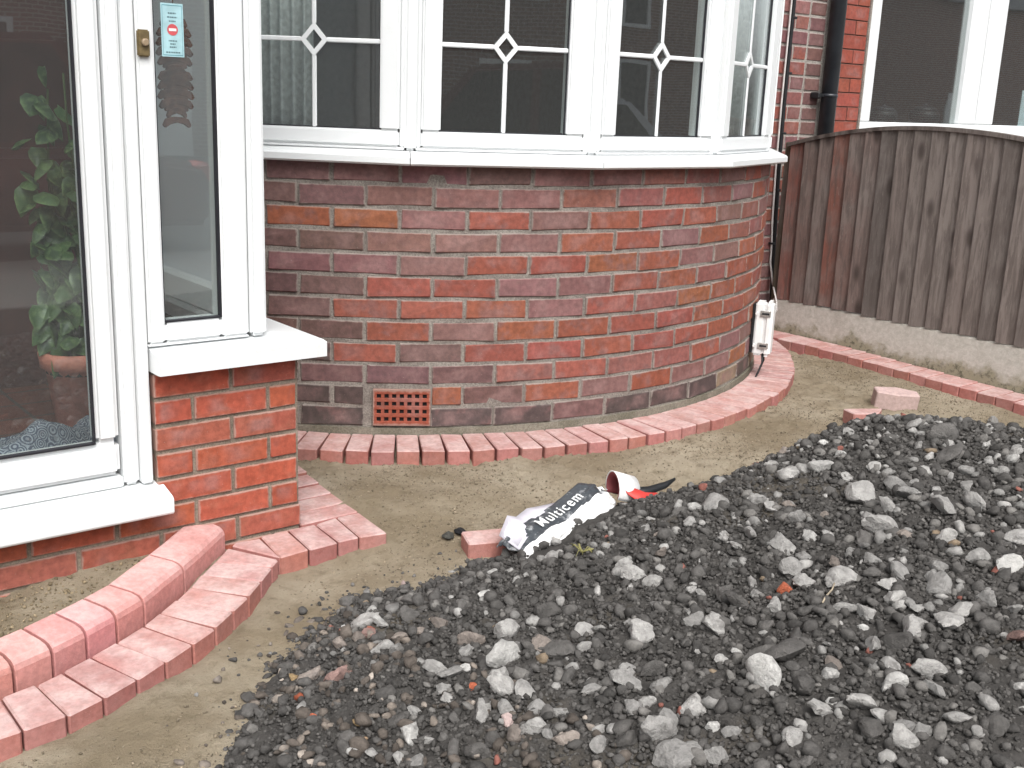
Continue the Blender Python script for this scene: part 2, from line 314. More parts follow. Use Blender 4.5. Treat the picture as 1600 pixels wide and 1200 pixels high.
STONES = (
 (1.971, 1.868, 26, 0), (1.944, 1.799, 22, 2), (1.778, 1.753, 32, 0), (1.731, 1.669, 41, 0), (1.719, 1.604, 30, 0),
 (1.649, 1.517, 24, 0), (1.724, 1.460, 22, 0), (1.629, 1.338, 50, 0), (1.634, 1.393, 32, 0), (1.487, 1.568, 33, 0),
 (1.515, 1.432, 50, 0), (1.376, 1.574, 37, 2), (1.435, 1.504, 27, 0), (1.475, 1.511, 18, 0), (1.348, 1.616, 23, 0),
 (1.377, 1.328, 48, 0), (1.405, 1.264, 33, 0), (1.556, 1.216, 21, 1), (1.494, 1.105, 52, 1), (1.239, 1.457, 38, 0),
 (1.347, 1.246, 30, 0), (1.321, 1.253, 32, 0), (1.328, 1.173, 35, 0), (1.373, 1.160, 43, 0), (1.282, 1.165, 50, 0),
 (1.359, 1.099, 21, 1), (1.363, 1.060, 23, 0), (1.164, 1.340, 40, 0), (1.200, 1.210, 31, 0), (1.176, 1.269, 31, 2),
 (1.302, 1.042, 37, 0), (1.249, 1.096, 52, 0), (1.402, 0.976, 33, 0), (1.483, 0.973, 34, 0), (1.573, 1.028, 24, 1),
 (1.653, 1.093, 17, 0), (1.999, 1.465, 49, 0), (2.034, 1.584, 43, 0), (1.891, 1.353, 43, 0), (1.854, 1.299, 40, 0),
 (2.096, 1.416, 28, 0), (1.985, 1.398, 25, 0), (2.132, 1.783, 52, 0), (2.190, 1.698, 34, 0), (2.168, 1.637, 39, 0),
 (1.317, 1.358, 25, 0), (1.530, 1.292, 15, 0), (1.533, 1.157, 51, 3), (1.299, 1.095, 26, 0), (1.255, 1.230, 20, 0),
 (1.163, 1.304, 20, 0), (1.212, 1.391, 29, 0), (1.734, 1.404, 38, 3), (1.712, 1.349, 39, 3), (1.503, 1.692, 44, 3),
 (1.573, 1.125, 53, 3), (1.386, 1.530, 41, 3), (1.516, 1.038, 35, 3), (1.508, 0.977, 15, 1), (1.248, 1.189, 31, 3),
 (1.433, 1.319, 34, 3), (2.432, 1.687, 48, 1), (2.414, 1.735, 36, 0), (2.339, 1.720, 55, 0), (2.300, 1.487, 66, 0),
 (2.406, 1.451, 41, 0), (2.375, 1.397, 51, 0), (2.524, 1.695, 28, 1), (2.392, 1.576, 27, 0), (2.289, 1.393, 39, 0),
 (2.198, 1.383, 42, 0), (2.159, 1.321, 58, 0), (2.137, 1.533, 36, 0), (1.888, 1.239, 56, 0), (1.975, 1.152, 40, 0),
 (1.915, 1.140, 36, 0), (1.867, 1.098, 41, 0), (1.792, 1.142, 44, 0), (1.794, 1.105, 35, 0), (1.784, 1.004, 42, 0),
 (2.047, 1.114, 31, 0), (1.958, 1.061, 47, 0), (1.896, 0.973, 42, 0), (1.853, 0.973, 39, 0), (2.424, 1.244, 46, 0),
 (2.187, 1.183, 39, 0), (2.338, 1.281, 56, 0), (2.128, 1.011, 46, 1), (2.283, 1.068, 35, 0), (2.138, 1.080, 41, 0),
 (1.658, 0.963, 37, 0), (1.612, 0.921, 38, 1), (1.688, 0.914, 42, 0), (1.644, 0.865, 30, 0), (1.528, 0.935, 43, 0),
 (1.524, 0.886, 32, 0), (1.506, 0.840, 38, 0), (1.527, 0.847, 31, 0), (1.536, 0.824, 29, 0), (1.595, 0.798, 31, 0),
 (1.708, 1.033, 33, 0), (1.824, 1.011, 28, 0), (1.988, 1.088, 30, 0), (2.513, 1.323, 33, 0), (2.762, 1.341, 27, 1),
 (2.601, 1.372, 38, 0), (2.802, 1.439, 20, 1), (2.592, 1.802, 24, 1), (2.626, 1.672, 29, 0), (2.660, 1.550, 24, 0),
 (2.622, 1.494, 24, 0), (2.758, 1.549, 65, 3), (2.814, 1.661, 38, 0), (2.818, 1.741, 30, 0), (4.309, 2.201, 43, 0),
 (1.749, 1.082, 20, 1), (1.974, 0.962, 32, 0), (1.969, 0.909, 25, 0), (1.883, 0.858, 32, 4), (1.742, 0.771, 20, 0),
 (1.811, 1.314, 34, 5), (2.633, 1.450, 58, 3), (2.111, 1.330, 40, 3), (1.739, 1.011, 41, 3), (2.071, 1.141, 31, 3),
 (1.625, 0.749, 38, 3), (1.497, 0.884, 36, 3), (1.228, 2.020, 50, 0), (1.247, 1.982, 34, 1), (1.179, 2.031, 20, 1),
 (1.186, 1.868, 37, 0), (1.311, 1.723, 42, 2), (1.265, 1.682, 27, 0), (1.180, 1.663, 36, 0), (1.191, 1.634, 32, 0),
 (1.222, 1.623, 22, 1), (1.299, 1.595, 53, 1), (1.242, 1.544, 39, 0), (1.215, 1.495, 42, 0), (1.146, 1.462, 37, 0),
 (1.149, 1.598, 27, 0), (1.132, 1.561, 23, 0), (1.019, 1.514, 35, 1), (1.065, 1.573, 23, 0), (0.929, 1.558, 22, 1),
 (0.945, 1.531, 22, 0), (1.169, 1.427, 29, 0), (1.148, 1.397, 22, 7), (1.127, 1.350, 35, 2), (1.371, 1.690, 43, 0),
 (1.279, 1.871, 27, 2), (1.239, 1.890, 31, 2), (1.175, 1.963, 27, 2), (1.199, 1.956, 31, 4), (1.135, 1.972, 24, 2),
 (1.042, 1.823, 41, 4), (1.023, 1.894, 42, 2), (0.962, 1.833, 20, 5), (0.979, 1.626, 19, 6), (0.967, 1.477, 21, 0),
 (0.992, 1.448, 28, 0), (1.491, 1.907, 30, 1), (1.465, 2.221, 18, 7), (1.621, 2.053, 20, 1), (1.591, 1.924, 24, 0),
 (1.289, 2.089, 24, 0), (1.325, 1.862, 36, 2), (1.291, 2.205, 32, 3), (1.191, 1.557, 21, 5), (0.940, 1.742, 16, 5),
 (0.934, 1.600, 29, 3), (1.025, 1.567, 30, 3), (0.878, 1.598, 22, 3), (1.058, 1.369, 38, 3), (1.002, 1.933, 21, 6),
 (1.022, 2.009, 26, 3), (1.003, 1.981, 26, 3), (0.905, 1.942, 25, 3), (0.884, 1.857, 22, 3), (1.491, 2.073, 39, 3),
 (1.366, 2.035, 38, 3),
)
# ================================================================== SETTING
CX, CY, RB, YF, YP = 2.9405, 4.5318, 1.6962, 3.80, 2.63
def grid_mesh(name, x0, x1, y0, y1, dx, zf, mat, keep=None, attr=None):
    xs = np.arange(x0, x1+dx/2, dx); ys = np.arange(y0, y1+dx/2, dx); X, Y = np.meshgrid(xs, ys); Z = zf(X, Y); nx, ny = len(xs), len(ys)
    co = np.stack([X, Y, Z], -1).reshape(-1, 3)
    i = (np.arange(ny-1)[:,None]*nx + np.arange(nx-1)[None]).ravel(); q = np.stack([i, i+1, i+1+nx, i+nx], 1)
    if keep is not None: q = q[keep(X, Y, Z).ravel()[q].any(1)]
    me = bpy.data.meshes.new(name); me.vertices.add(len(co)); me.vertices.foreach_set('co', co.ravel())
    me.loops.add(q.size); me.loops.foreach_set('vertex_index', q.ravel()); me.polygons.add(len(q))
    me.polygons.foreach_set('loop_start', np.arange(len(q))*4); me.polygons.foreach_set('loop_total', np.full(len(q), 4))
    me.update(calc_edges=True); me.polygons.foreach_set('use_smooth', [True]*len(q)); me.materials.append(M[mat]); return me
b = NB('asphalt'); n = b.noise(180, 4, .7); M['asphalt'] = b.done(b.mix(b.ramp(n, .3, .7), (.04,.04,.042), (.075,.073,.07)), .9, b.bump(n, .004), .2)
b = NB('paving'); n = b.noise(60, 4, .7); M['paving'] = b.done(b.mix(b.ramp(n, .3, .7), (.20,.19,.175), (.28,.27,.25)), .9, b.bump(n, .003), .2)
tag(obj('ground', MB().box(-90, 90, -90, 90, -.42, -.30).me('ground', 'paving')), kind='structure')
tag(obj('sand', grid_mesh('sand', -.35, 4.80, -.3, 3.82, .0125, sand_z, 'sand')), kind='structure')
tag(obj('road', MB().box(-60, 60, -9.6, -3.4, -.34, -.26).me('road', 'asphalt')), kind='structure')
tag(obj('pavement', MB().box(-60, 60, -3.39, -1.6, -.34, -.14, .01).box(-60, 60, -12, -9.61, -.34, -.14, .01).me('pavement', 'paving')), kind='structure')

# ================================================================== HOUSE WALL the bay and porch are built on
house = thing('brick_house', 'old plum red brick house wall with cables running down it beside the bay window', 'house', (3.5, YF, 0))
house_inv = (-3.5, -YF, 0)
b = NB('far brick'); br = b.n('TexBrick', {'Color1': (.21,.08,.06,1), 'Color2': (.16,.07,.06,1), 'Mortar': (.38,.35,.32,1), 'Scale': 1.0, 'Mortar Size': .011, 'Brick Width': .225, 'Row Height': .075})
mp = b.n('Mapping', {'Vector': b.coord(), 'Rotation': (R_(90),0,0)}); b.t.links.new(mp.outputs[0], br.inputs['Vector']); M['far_brick'] = b.done(br.outputs[0], .85)
def part_at(mb, name, mat, parent): # world-space mesh builder, stored relative to an un-rotated parent
    me = mb.me(name, mat); me.transform(Matrix.Translation(-Vector(parent.location))); return obj(name, me, parent)
hw = part_at(MB().box(-2, 1.42, YF+.004, YF+.22, -.25, 6).box(4.40, 5.12, YF+.004, YF+.22, -.25, 6).box(1.42, 4.40, YF+.004, YF+.22, 2.35, 6), 'wall', 'pale_mortar', house)
part_at(MB().box(-2, 5.12, YF-.03, YF-.002, 2.62, 5.9), 'upper_wall', 'far_brick', house)
rf = MB().prism([(3.2, 5.75), (3.2, 5.9), (7.5, 8.6), (11.5, 5.9), (11.5, 5.75), (7.5, 8.4)], -2.2, 5.12, 'x')
part_at(rf, 'roof', plain('slate', (.07,.07,.075), .7), house)
fb = brick_variants(.212, .0645, .05, 5, mat='facade_brick'); fh = brick_variants(.100, .0645, .05, 3, mat='facade_brick')
for r in range(-22, 14):
    z = .89+.0375-.075*r; x = 4.40 + (0 if r % 2 else .0)
    if z > 2.60: continue
    seq = [('h', .1)]*0
    x0 = 4.395
    widths = ([.212, .212, .100] if r % 2 else [.100, .212, .212])
    for w in widths:
        o = obj('brick', random.choice(fb if w > .15 else fh), hw, (x0+w/2-3.5, random.uniform(-.001,.001)-.001, z), (0,0,random.uniform(-.004,.004)), tint(random.choice([PAL['Q'], PAL['R'], (.23,.105,.095), (.21,.10,.10), (.25,.085,.062)]) if z > .5 else random.choice([PAL['Q'], PAL['P'], PAL['H']])))
        x0 += w+.010
    if r % 1 == 0:
        obj('brick', random.choice(fh), hw, (x0+.068-3.5, -.001, z), (0,0,0), tint((.16,.085,.078)), scale=(1.25,1,1))
# room behind the bay glass
rm = MB().box(1.0, 4.9, 7.2, 7.3, .5, 2.5).box(.9, 1.0, 4.03, 7.3, .5, 2.5).box(4.9, 5.0, 4.03, 7.3, .5, 2.5).box(.9, 5, YF+.22, 7.3, .40, .5).box(.9, 5, YF+.22, 7.3, 2.5, 2.6)
part_at(rm, 'living_room', 'plaster', house)

# ================================================================== NEIGHBOUR
nb = thing('neighbour_house', 'orange red brick house next door behind the fence with a white framed window', 'house', (6.5, YF, 0))
nw = part_at(MB().box(5.122, 5.52, YF+.006, YF+.25, -.25, 6), 'wall', 'dark_mortar', nb)
part_at(MB().box(5.521, 9.0, YF+.001, YF+.25, -.25, 1.02).box(5.521, 9, YF+.001, YF+.25, 2.3, 6).box(8.2, 9, YF+.001, YF+.25, 1.021, 2.299), 'side_wall', 'far_brick', nb)
part_at(MB().box(5.122, 9, YF-.03, YF-.002, 2.62, 5.9), 'upper_wall', 'far_brick', nb)
part_at(MB().prism([(3.2, 5.75), (3.2, 5.9), (7.5, 8.6), (11.5, 5.9), (11.5, 5.75), (7.5, 8.4)], 5.125, 9.2, 'x'), 'roof', 'pipe', nb)
nbb = brick_variants(.219, .0705, .05, 4, .002, .001, 'neighbour_brick'); nbh = brick_variants(.105, .0705, .05, 3, .002, .001, 'neighbour_brick')
for r in range(-22, 6):
    z = .895+.0375-.075*r; x0 = 5.125
    if z > 2.60 or z < .6: continue
    for w in ((.219, .105) if r % 2 else (.105, .219)):
        obj('brick', random.choice(nbb if w > .15 else nbh), nw, (x0+w/2-6.5, 0, z), (0,0,0), tint((.29,.075,.05), .1)); x0 += w+.0055
part_at(MB().box(5.447, 5.462, YF-.012, YF+.02, .7, 2.3, .004), 'sealant_strip', 'mortar', nb)
def window_frame(name, parent, x0, x1, z0, z1, y, mul, fw_=.075, mat='upvc'):
    m = MB(); f = fw_
    m.box(x0, x1, y, y+.07, z0, z0+f, .006).box(x0, x1, y, y+.07, z1-f, z1, .006).box(x0, x0+f, y-.001, y+.069, z0+f, z1-f, .006).box(x1-f, x1, y-.001, y+.069, z0+f, z1-f, .006)
    for a, b2 in mul: m.box(a, b2, y-.003, y+.07, z0+f, z1-f, .008)
    return part_at(m, name, mat, parent)
nf = window_frame('window_frame', nb, 5.46, 8.2, 1.03, 2.28, YF-.01, [(6.47,6.65),(6.665,6.86)], .09)
o = part_at(MB().box(5.55, 6.47, YF+.02, YF+.026, 1.12, 2.2), 'glass_pane', 'glass', nb); o.parent = nf; o.matrix_parent_inverse = Matrix(); 
o = part_at(MB().box(6.86, 8.12, YF+.02, YF+.026, 1.12, 2.2), 'glass_pane', 'glass', nb); o.parent = nf
part_at(MB().box(5.40, 8.3, YF-.07, YF+.02, .985, 1.028, .008), 'window_sill', 'upvc', nb)
part_at(MB().box(5.3, 9, 6.4, 6.5, .6, 2.5).box(5.2, 5.3, 4.06, 6.5, .6, 2.5).box(9, 9.1, 4.06, 6.5, .6, 2.5).box(5.2, 9, 4.06, 6.5, .5, .6).box(5.2, 9, 4.06, 6.5, 2.5, 2.6), 'room', 'plaster', nb)
part_at(MB().box(5.5, 8.2, 3.90, 4.2, 1.06, 1.10, .004), 'window_board', plain('brown board', (.10,.07,.05), .5), nb)
for x, r, lab in ((6.03, .085, 'dark rounded pot on the neighbour window board, nearer the downpipe'), (6.47, .095, 'dark rounded pot on the neighbour window board, nearer the mullion')):
    t = thing('pot', lab, 'pot', (x, 4.03, 1.101), 0, 'pots in the neighbour window')
    MB().lathe([(r*.6,0),(r*.95,r*.4),(r,r*.75),(r*.85,r*1.0)], 20).build('bowl', 'black', t)
    MB().lathe([(r*.88,r*1.0),(r*.6,r*1.2),(r*.12,r*1.3),(r*.12,r*1.42)], 20).build('lid', 'pipe', t)
tag(part_free := MB().box(-.13, .13, 0, .002, 0, .24).build('notice', plain('pale blue paper', (.55,.66,.70), .8), None, loc=(7.40, YF+.04, 1.105), rot=(0,0,0)), 'pale blue paper sheet leaning inside the neighbour window glass', 'paper')

# downpipe on the joint between the houses
dp = thing('downpipe', 'dark blue grey drainpipe between the two houses', 'drainpipe', (5.10, YF-.055, 0))
MB().tube([(0,0,-.2),(0,0,6)], .042, 20).build('pipe', 'pipe', dp)
for z in (.7, 2.3): MB().tube([(0,0,z),(0,0,z+.10)], .054, 20).build('pipe_socket', 'pipe', dp)
MB().box(-.085, -.03, .0, .05, 1.238, 1.258, .004).box(-.095, -.075, -.005, .055, 1.232, 1.264, .006).build('pipe_bracket', 'black', dp)
MB().tube([(0,0,1.240),(0,0,1.258)], .0445, 20).build('pipe_bracket', 'pipe', dp)

# ================================================================== BAY WINDOW
bay = thing('bay_window', 'curved mottled brick bay under a white leaded bow window', 'bay window', (CX, CY, 0))
def polar(r, a, z=0): return Vector((r*math.sin(a), -r*math.cos(a), z))
m = MB(); N = 88; A0, A1 = R_(-65.5), R_(65.5)
def arc_wall(mb, ri, ro, z0, z1, a0, a1, n):
    t = bmesh.new(); rows = []
    for i in range(n+1):
        a = a0+(a1-a0)*i/n; rows.append([t.verts.new(polar(r, a, z)) for r, z in ((ro,z0),(ro,z1),(ri,z1),(ri,z0))])
    for p, q in zip(rows, rows[1:]):
        for k in range(4): t.faces.new((p[k], q[k], q[(k+1)%4], p[(k+1)%4]))
    t.faces.new(rows[0]); t.faces.new(rows[-1][::-1]); bmesh.ops.recalc_face_normals(t, faces=t.faces); mb._add(t)
arc_wall(m, RB-.12, RB-.0035, -.15, .953, A0, A1, N)
bw = m.build('bay_wall', 'mortar', bay)
arc_me = MB(); arc_wall(arc_me, RB-.02, RB+.006, .030, .066, A0, A1, N); arc_me.build('mortar_fillet', mortar('damp mortar', (.16,.15,.115), (.235,.215,.175)), bay)
P0, PP = R_(-44.336), R_(7.5)
ROWS = ['DDPPHPPQQPRQQ', 'DDPPPQQRQPRQP', 'BBBPRPRRRPQPP', 'DDPPPORPOQQOP', 'DPPPRRBOPPBOP', 'DDRRPPRBQOOOR', 'DDRROPRQBORRO', 'DDRPOORRBRORR', 'DDRHRRORROROR', 'DHHHQRQQRPPPH', 'DDDDHOPOPPBPP', 'DDDDDHDDDTDTH']
bb = brick_variants(.2135, .0655, .055, 10, .004, .0034); bh = brick_variants(.102, .0655, .055, 3, .004, .003)
for r, codes in enumerate(ROWS):
    z = .89+.0375-.075*r
    for i in range(-3, 15):
        ang = P0+PP*(i+(.5 if r % 2 else 0)); half = 0
        if r == 11 and i == 1: continue
        if r == 10 and i in (1, 2): half = -1 if i == 1 else 1; ang += half*PP*.26
        if abs(ang) > R_(63): continue
        k = codes[min(max(i+1, 0), 12)]
        if r < 8 and k == 'D': k = 'H'          # only the lowest courses are really dark
        if r == 10 and i == 2: k = 'O'
        c_ = tint(PAL[k], .10)
        me = random.choice(bh if half else bb); rr = RB+random.uniform(-.0015, .0015)
        obj('brick', me, bw, polar(rr, ang, z+random.uniform(-.001,.001)), (0, random.uniform(-.006,.006), ang+random.uniform(-.006,.006)), c_)
# terracotta air brick: a real grid of openings
ab = MB(); w, h = .196, .128; nx, nz = 7, 4; ox, oz = .018, .017
def bars(n, total, edge, hole):
    gap = (total-2*edge-n*hole)/(n-1); out = [(-total/2, -total/2+edge)]
    for i in range(n-1): a = -total/2+edge+(i+1)*hole+i*gap; out.append((a, a+gap))
    out.append((total/2-edge, total/2)); return out
for a, b_ in bars(nz, h, .016, .0145): ab.box(-w/2, w/2, 0, .045, a, b_, .0012)
vb = bars(nx, w, .013, .0145)
for a, b_ in vb: ab.box(a, b_, .0015, .045, -h/2+.002, h/2-.002)
apos = polar(RB+.010, R_(-32.6), .139)
air = ab.build('air_brick', brick_mat('air brick', (.19,.09,.075), smear_amt=.5), bay, loc=apos, rot=(0,0,R_(-32.6)), color=(.27,.068,.040))
MB().box(-w/2+.004, w/2-.004, .0085, .02, -h/2+.004, h/2-.004).build('vent_shade', 'dark', air)  # near-black plate, paints the shade inside the holes
# five window facets
AN = [R_(a) for a in (-53.4, -32.1, -10.8, 10.2, 31.2, 52.4)]
ZW0, ZW1 = 1.0, 2.30
def local_me(mb, name, mat): return mb.me(name, mat)
for f in range(5):
    a, b_ = polar(RB, AN[f]), polar(RB, AN[f+1]); mid = (a+b_)/2; w = (b_-a).length; ang = math.atan2(b_.y-a.y, b_.x-a.x)
    H = ZW1-ZW0; q = .062; st = .098
    m = MB(); e = w/2-.019
    m.box(-e, e, -.006, .07, 0, .010, .003).box(-e, e, -.006, .07, H-.03, H, .004).box(-e, -e+.015, -.0065, .07, .010, H-.03, .004).box(e-.015, e, -.0065, .07, .010, H-.03, .004)
    s0 = -e+.0155; s1 = e-.0155; g0, g1 = -w/2+st, w/2-st
    m.box(s0, s1, -.012, .055, .0105, q, .006, 2).box(s0, s1, -.012, .055, H-.09, H-.0305, .006, 2).box(s0, g0, -.013, .055, q, H-.09, .006, 2).box(g1, s1, -.013, .055, q, H-.09, .006, 2)
    fr_ = m.build('window_frame', 'upvc', bay, loc=(mid.x, mid.y, ZW0), rot=(0,0,ang))
    MB().box(g0-.006, g1+.006, .010, .014, q-.006, H-.084).build('glass_pane', 'glass', fr_)
    gk = .004; g = MB(); g.box(g0-.001, g1+.001, .004, .012, q-.001, q+gk).box(g0-.001, g0+gk, .004, .012, q+gk, H-.09).box(g1-gk, g1+.001, .004, .012, q+gk, H-.09)
    g.build('gasket', 'gasket', fr_)
    zd = .334; dh, dw = .047, .040; t = .0075; xc = 0
    y0, y1 = .003, .0098
    for z2 in (zd, zd+.52):
        MB().box(g0, xc-dw, y0, y1, z2-t, z2+t, .003).build('glazing_bar', 'upvc', fr_); MB().box(xc+dw, g1, y0, y1, z2-t, z2+t, .003).build('glazing_bar', 'upvc', fr_)
        d = MB()
        for k in range(4):
            p = [(dw,0),(0,dh),(-dw,0),(0,-dh)][k]; n_ = [(0,dh),(-dw,0),(0,-dh),(dw,0)][k]; s_ = 1-.017/.042
            d.prism([(xc+p[0]*1.12, z2+p[1]*1.12), (xc+n_[0]*1.12, z2+n_[1]*1.12), (xc+n_[0]*s_*1.1, z2+n_[1]*s_*1.1), (xc+p[0]*s_*1.1, z2+p[1]*s_*1.1)], y0-.0006, y1, 'y')
        d.build('glazing_diamond', 'upvc', fr_)
    MB().box(xc-t, xc+t, y0, y1, q, zd-dh, .003).build('glazing_bar', 'upvc', fr_)
    MB().box(xc-t, xc+t, y0, y1, zd+dh, zd+.52-dh, .003).build('glazing_bar', 'upvc', fr_)
for a in AN:
    MB().box(-.019, .019, -.006, .06, 0, ZW1-ZW0, .008, 2).build('corner_post', 'upvc', bay, loc=polar(RB-.002, a, ZW0), rot=(0,0,a))
# cill in five mitred lengths
prof = [(RB-.09, 1.0), (RB+.012, .998), (RB+.074, .988), (RB+.082, .981), (RB+.082, .962), (RB+.074, .956), (RB+.062, .956), (RB+.055, .963), (RB-.02, .961), (RB-.09, .961)]
for f in range(5):
    t = bmesh.new(); a0, a1 = AN[f]+.0007, AN[f+1]-.0007; half = (AN[f+1]-AN[f])/2; rings = []
    if f == 0: a0 -= R_(4)
    if f == 4: a1 += R_(4)
    for a in (a0, a1): rings.append([t.verts.new(polar(r, a, z)) for r, z in prof])
    n = len(prof)
    for k in range(n): t.faces.new((rings[0][k], rings[1][k], rings[1][(k+1)%n], rings[0][(k+1)%n]))
    t.faces.new(rings[0]); t.faces.new(rings[1][::-1]); bmesh.ops.recalc_face_normals(t, faces=t.faces)
    m = MB(); m._add(t); m.build('window_cill', 'upvc', bay)
m = MB(); arc_wall(m, 0.2, RB+.12, ZW1+.002, ZW1+.22, A0, A1, 30); m.build('bay_roof', 'upvc', bay)
# curtains inside
def curtain(name, label, r, a0, a1, z0, z1, amp, nf, mat):
    n = nf*10; vs = []; fs = []
    for i in range(n+1):
        a = a0+(a1-a0)*i/n; rr = r+amp*math.sin(2*math.pi*nf*i/n)+amp*.4*math.sin(2*math.pi*nf*.37*i/n)
        for z in (z0, z1):
            for d in (0, -.004): p = polar(rr+d, a, z); vs.append((p.x, p.y, p.z))
    for i in range(n):
        o = i*4; q = o+4; fs += [(o, q, q+2, o+2), (o+1, o+3, q+3, q+1), (o, o+1, q+1, q), (o+2, q+2, q+3, o+3)]
    fs += [(0, 2, 3, 1), (n*4, n*4+1, n*4+3, n*4+2)]
    o = obj(name, mesh(name, vs, fs, mat, True), None, (CX, CY, 0)); tag(o, label, 'curtain', 'curtains inside the bay window'); return o
M['curtain'] = plain('grey curtain', (.66,.68,.67), .9, .1, 60, .2)
curtain('curtain', 'grey pleated curtain behind the leaded pane next to the porch', RB-.12, R_(-56), R_(-43.6), .99, 2.28, .013, 9, 'curtain')
curtain('curtain', 'grey pleated curtain behind the narrow leaded pane at the far end of the bow window', RB-.12, R_(13), R_(50), .99, 2.28, .015, 14, 'curtain')

# ================================================================== PORCH
po = thing('porch', 'white framed glazed porch on low orange brick walls with a pillar', 'porch', (.6, YP, 0))
def pp(mb, name, mat, parent=po):
    me = mb.me(name, mat); me.transform(Matrix.Translation(-Vector(po.location))); return obj(name, me, parent)
pw = pp(MB().box(-1.6, .99, YP+.006, YP+.10, -.25, .130).box(.991, 1.386, YP+.0065, YP+.10, -.25, .486).box(1.28, 1.3855, YP+.10, YF+.004, -.25, .486), 'dwarf_wall', 'porch_mortar')
pb = {L: brick_variants(L-.0025, .0592, .05, 4, .0025, .0015, 'porch_brick') for L in (.202, .097, .182, .078)}
OC = (.36,.088,.050)
def pbrick(L, x, z, y=YP, rz=0, dark=0):
    c_ = tint(OC if random.random() < .75 else (.33,.095,.062), .10)
    if dark: c_ = tuple(v*.9+.02 for v in c_)
    obj('brick', random.choice(pb[L]), pw, (x-.6, y-YP, z), (0, 0, rz), c_)
zt = .4545
for r in range(9):
    z = zt-.0698*r
    if r < 5: x = .992
    if r in (0, 2, 4): seq, x = [.202, .182], .989
    elif r in (1, 3): seq, x = [.097, .202, .078], .989
    elif r == 5: seq, x = [.202]*8+[.202, .202, .078], 1.389-.078-.0068-10*.2088-.001
    else: seq, x = [.202]*10+[.182] if r % 2 == 0 else [.202]*10+[.078], None
    if x is None: x = 1.389-sum(seq)-.0068*(len(seq)-1)
    for L in seq: pbrick(L, x+L/2, z, dark=r > 5); x += L+.0068
    y = YP+.055
    for L in ([.202]*5 if r % 2 else [.097]+[.202]*4):       # the side wall going back to the house
        pbrick(L, 1.3885, z, y+L/2+.002, R_(90)); y += L+.0068
# cill below the door
pp(MB().prism([(YP+.06, .137), (2.572, .137), (2.566, .143), (2.566, .176), (2.573, .184), (YP+.02, .203), (YP+.06, .203)], -1.55, 1.006, 'x', .002), 'door_cill', 'upvc')
# cill on the pillar, mitred round the corner
t = bmesh.new()
path = [((.985, 2.570), (.985, 2.70)), ((1.440, 2.570), (1.30, 2.70)), ((1.440, 3.80), (1.30, 3.80))]
rings = []
for (ox_, oy_), (ix, iy) in path:
    def L(k, z): return t.verts.new((ox_+(ix-ox_)*k, oy_+(iy-oy_)*k, z))
    rings.append([L(0, .494), L(0, .533), L(.06, .540), L(.75, .553), L(1, .553), L(1, .492), L(.12, .492)])
for A, B in zip(rings, rings[1:]):
    for k in range(7): t.faces.new((A[k], A[(k+1)%7], B[(k+1)%7], B[k]))
t.faces.new(rings[0][::-1]); t.faces.new(rings[-1]); bmesh.ops.recalc_face_normals(t, faces=t.faces)
m = MB(); m._add(t); pp(m, 'window_cill', 'upvc')
ZT = 2.08
# narrow front light beside the door
m = MB(); y = YP
m.box(.982, 1.248, y+.004, y+.07, -.0 + .5545, .560, .002).box(.9835, 1.026, y, y+.07, .5605, ZT, .006, 2).box(1.176, 1.248, y, y+.07, .5605, ZT, .006, 2).box(1.026, 1.176, y+.002, y+.07, .5605, .612, .007, 2)
m.box(1.026, 1.176, y+.002, y+.07, ZT-.06, ZT, .006)
nf2 = pp(m, 'sidelight_frame', 'upvc')
pp(MB().box(1.252, 1.298, y-.003, y+.075, .5545, ZT, .010, 2), 'corner_post', 'upvc')
o = pp(MB().box(1.02, 1.182, y+.024, y+.028, .606, ZT-.05), 'glass_pane', 'glass', nf2)
pp(MB().box(1.1725, 1.1765, y+.006, y+.024, .612, ZT-.06).box(1.026, 1.1725, y+.006, y+.024, .611, .615).box(1.026, 1.0285, y+.006, y+.024, .615, ZT-.06), 'gasket', 'gasket', nf2)
# door and its frame
m = MB(); m.box(.952, .980, y+.001, y+.08, .206, ZT, .004, 2).box(.912, .950, y+.012, y+.08, .206, ZT, .008, 2).box(-1.4, .910, y+.012, y+.08, .2055, .232, .004).box(-1.4, .95, y, y+.08, ZT-.05, ZT+.002, .005)
pp(m, 'door_frame', 'upvc')
m = MB(); m.box(.848, .907, y+.018, y+.07, .324, ZT-.06, .012, 2).box(-1.3, .907, y+.018, y+.07, .236, .3235, .012, 2).box(-1.36, -1.30, y+.018, y+.07, .236, ZT-.06, .01)
m.box(-.34, -.26, y+.0185, y+.07, .3235, ZT-.06, .012, 2)
dr = pp(m, 'door', 'upvc')
pp(MB().box(-.262, .852, y+.036, y+.040, .318, ZT-.06).box(-1.31, -.338, y+.036, y+.040, .318, ZT-.06), 'glass_pane', 'glass', dr)
pp(MB().box(.8445, .8485, y+.020, y+.036, .3235, ZT-.06).box(-.26, .8445, y+.020, y+.036, .3230, .3275), 'gasket', 'gasket', dr)
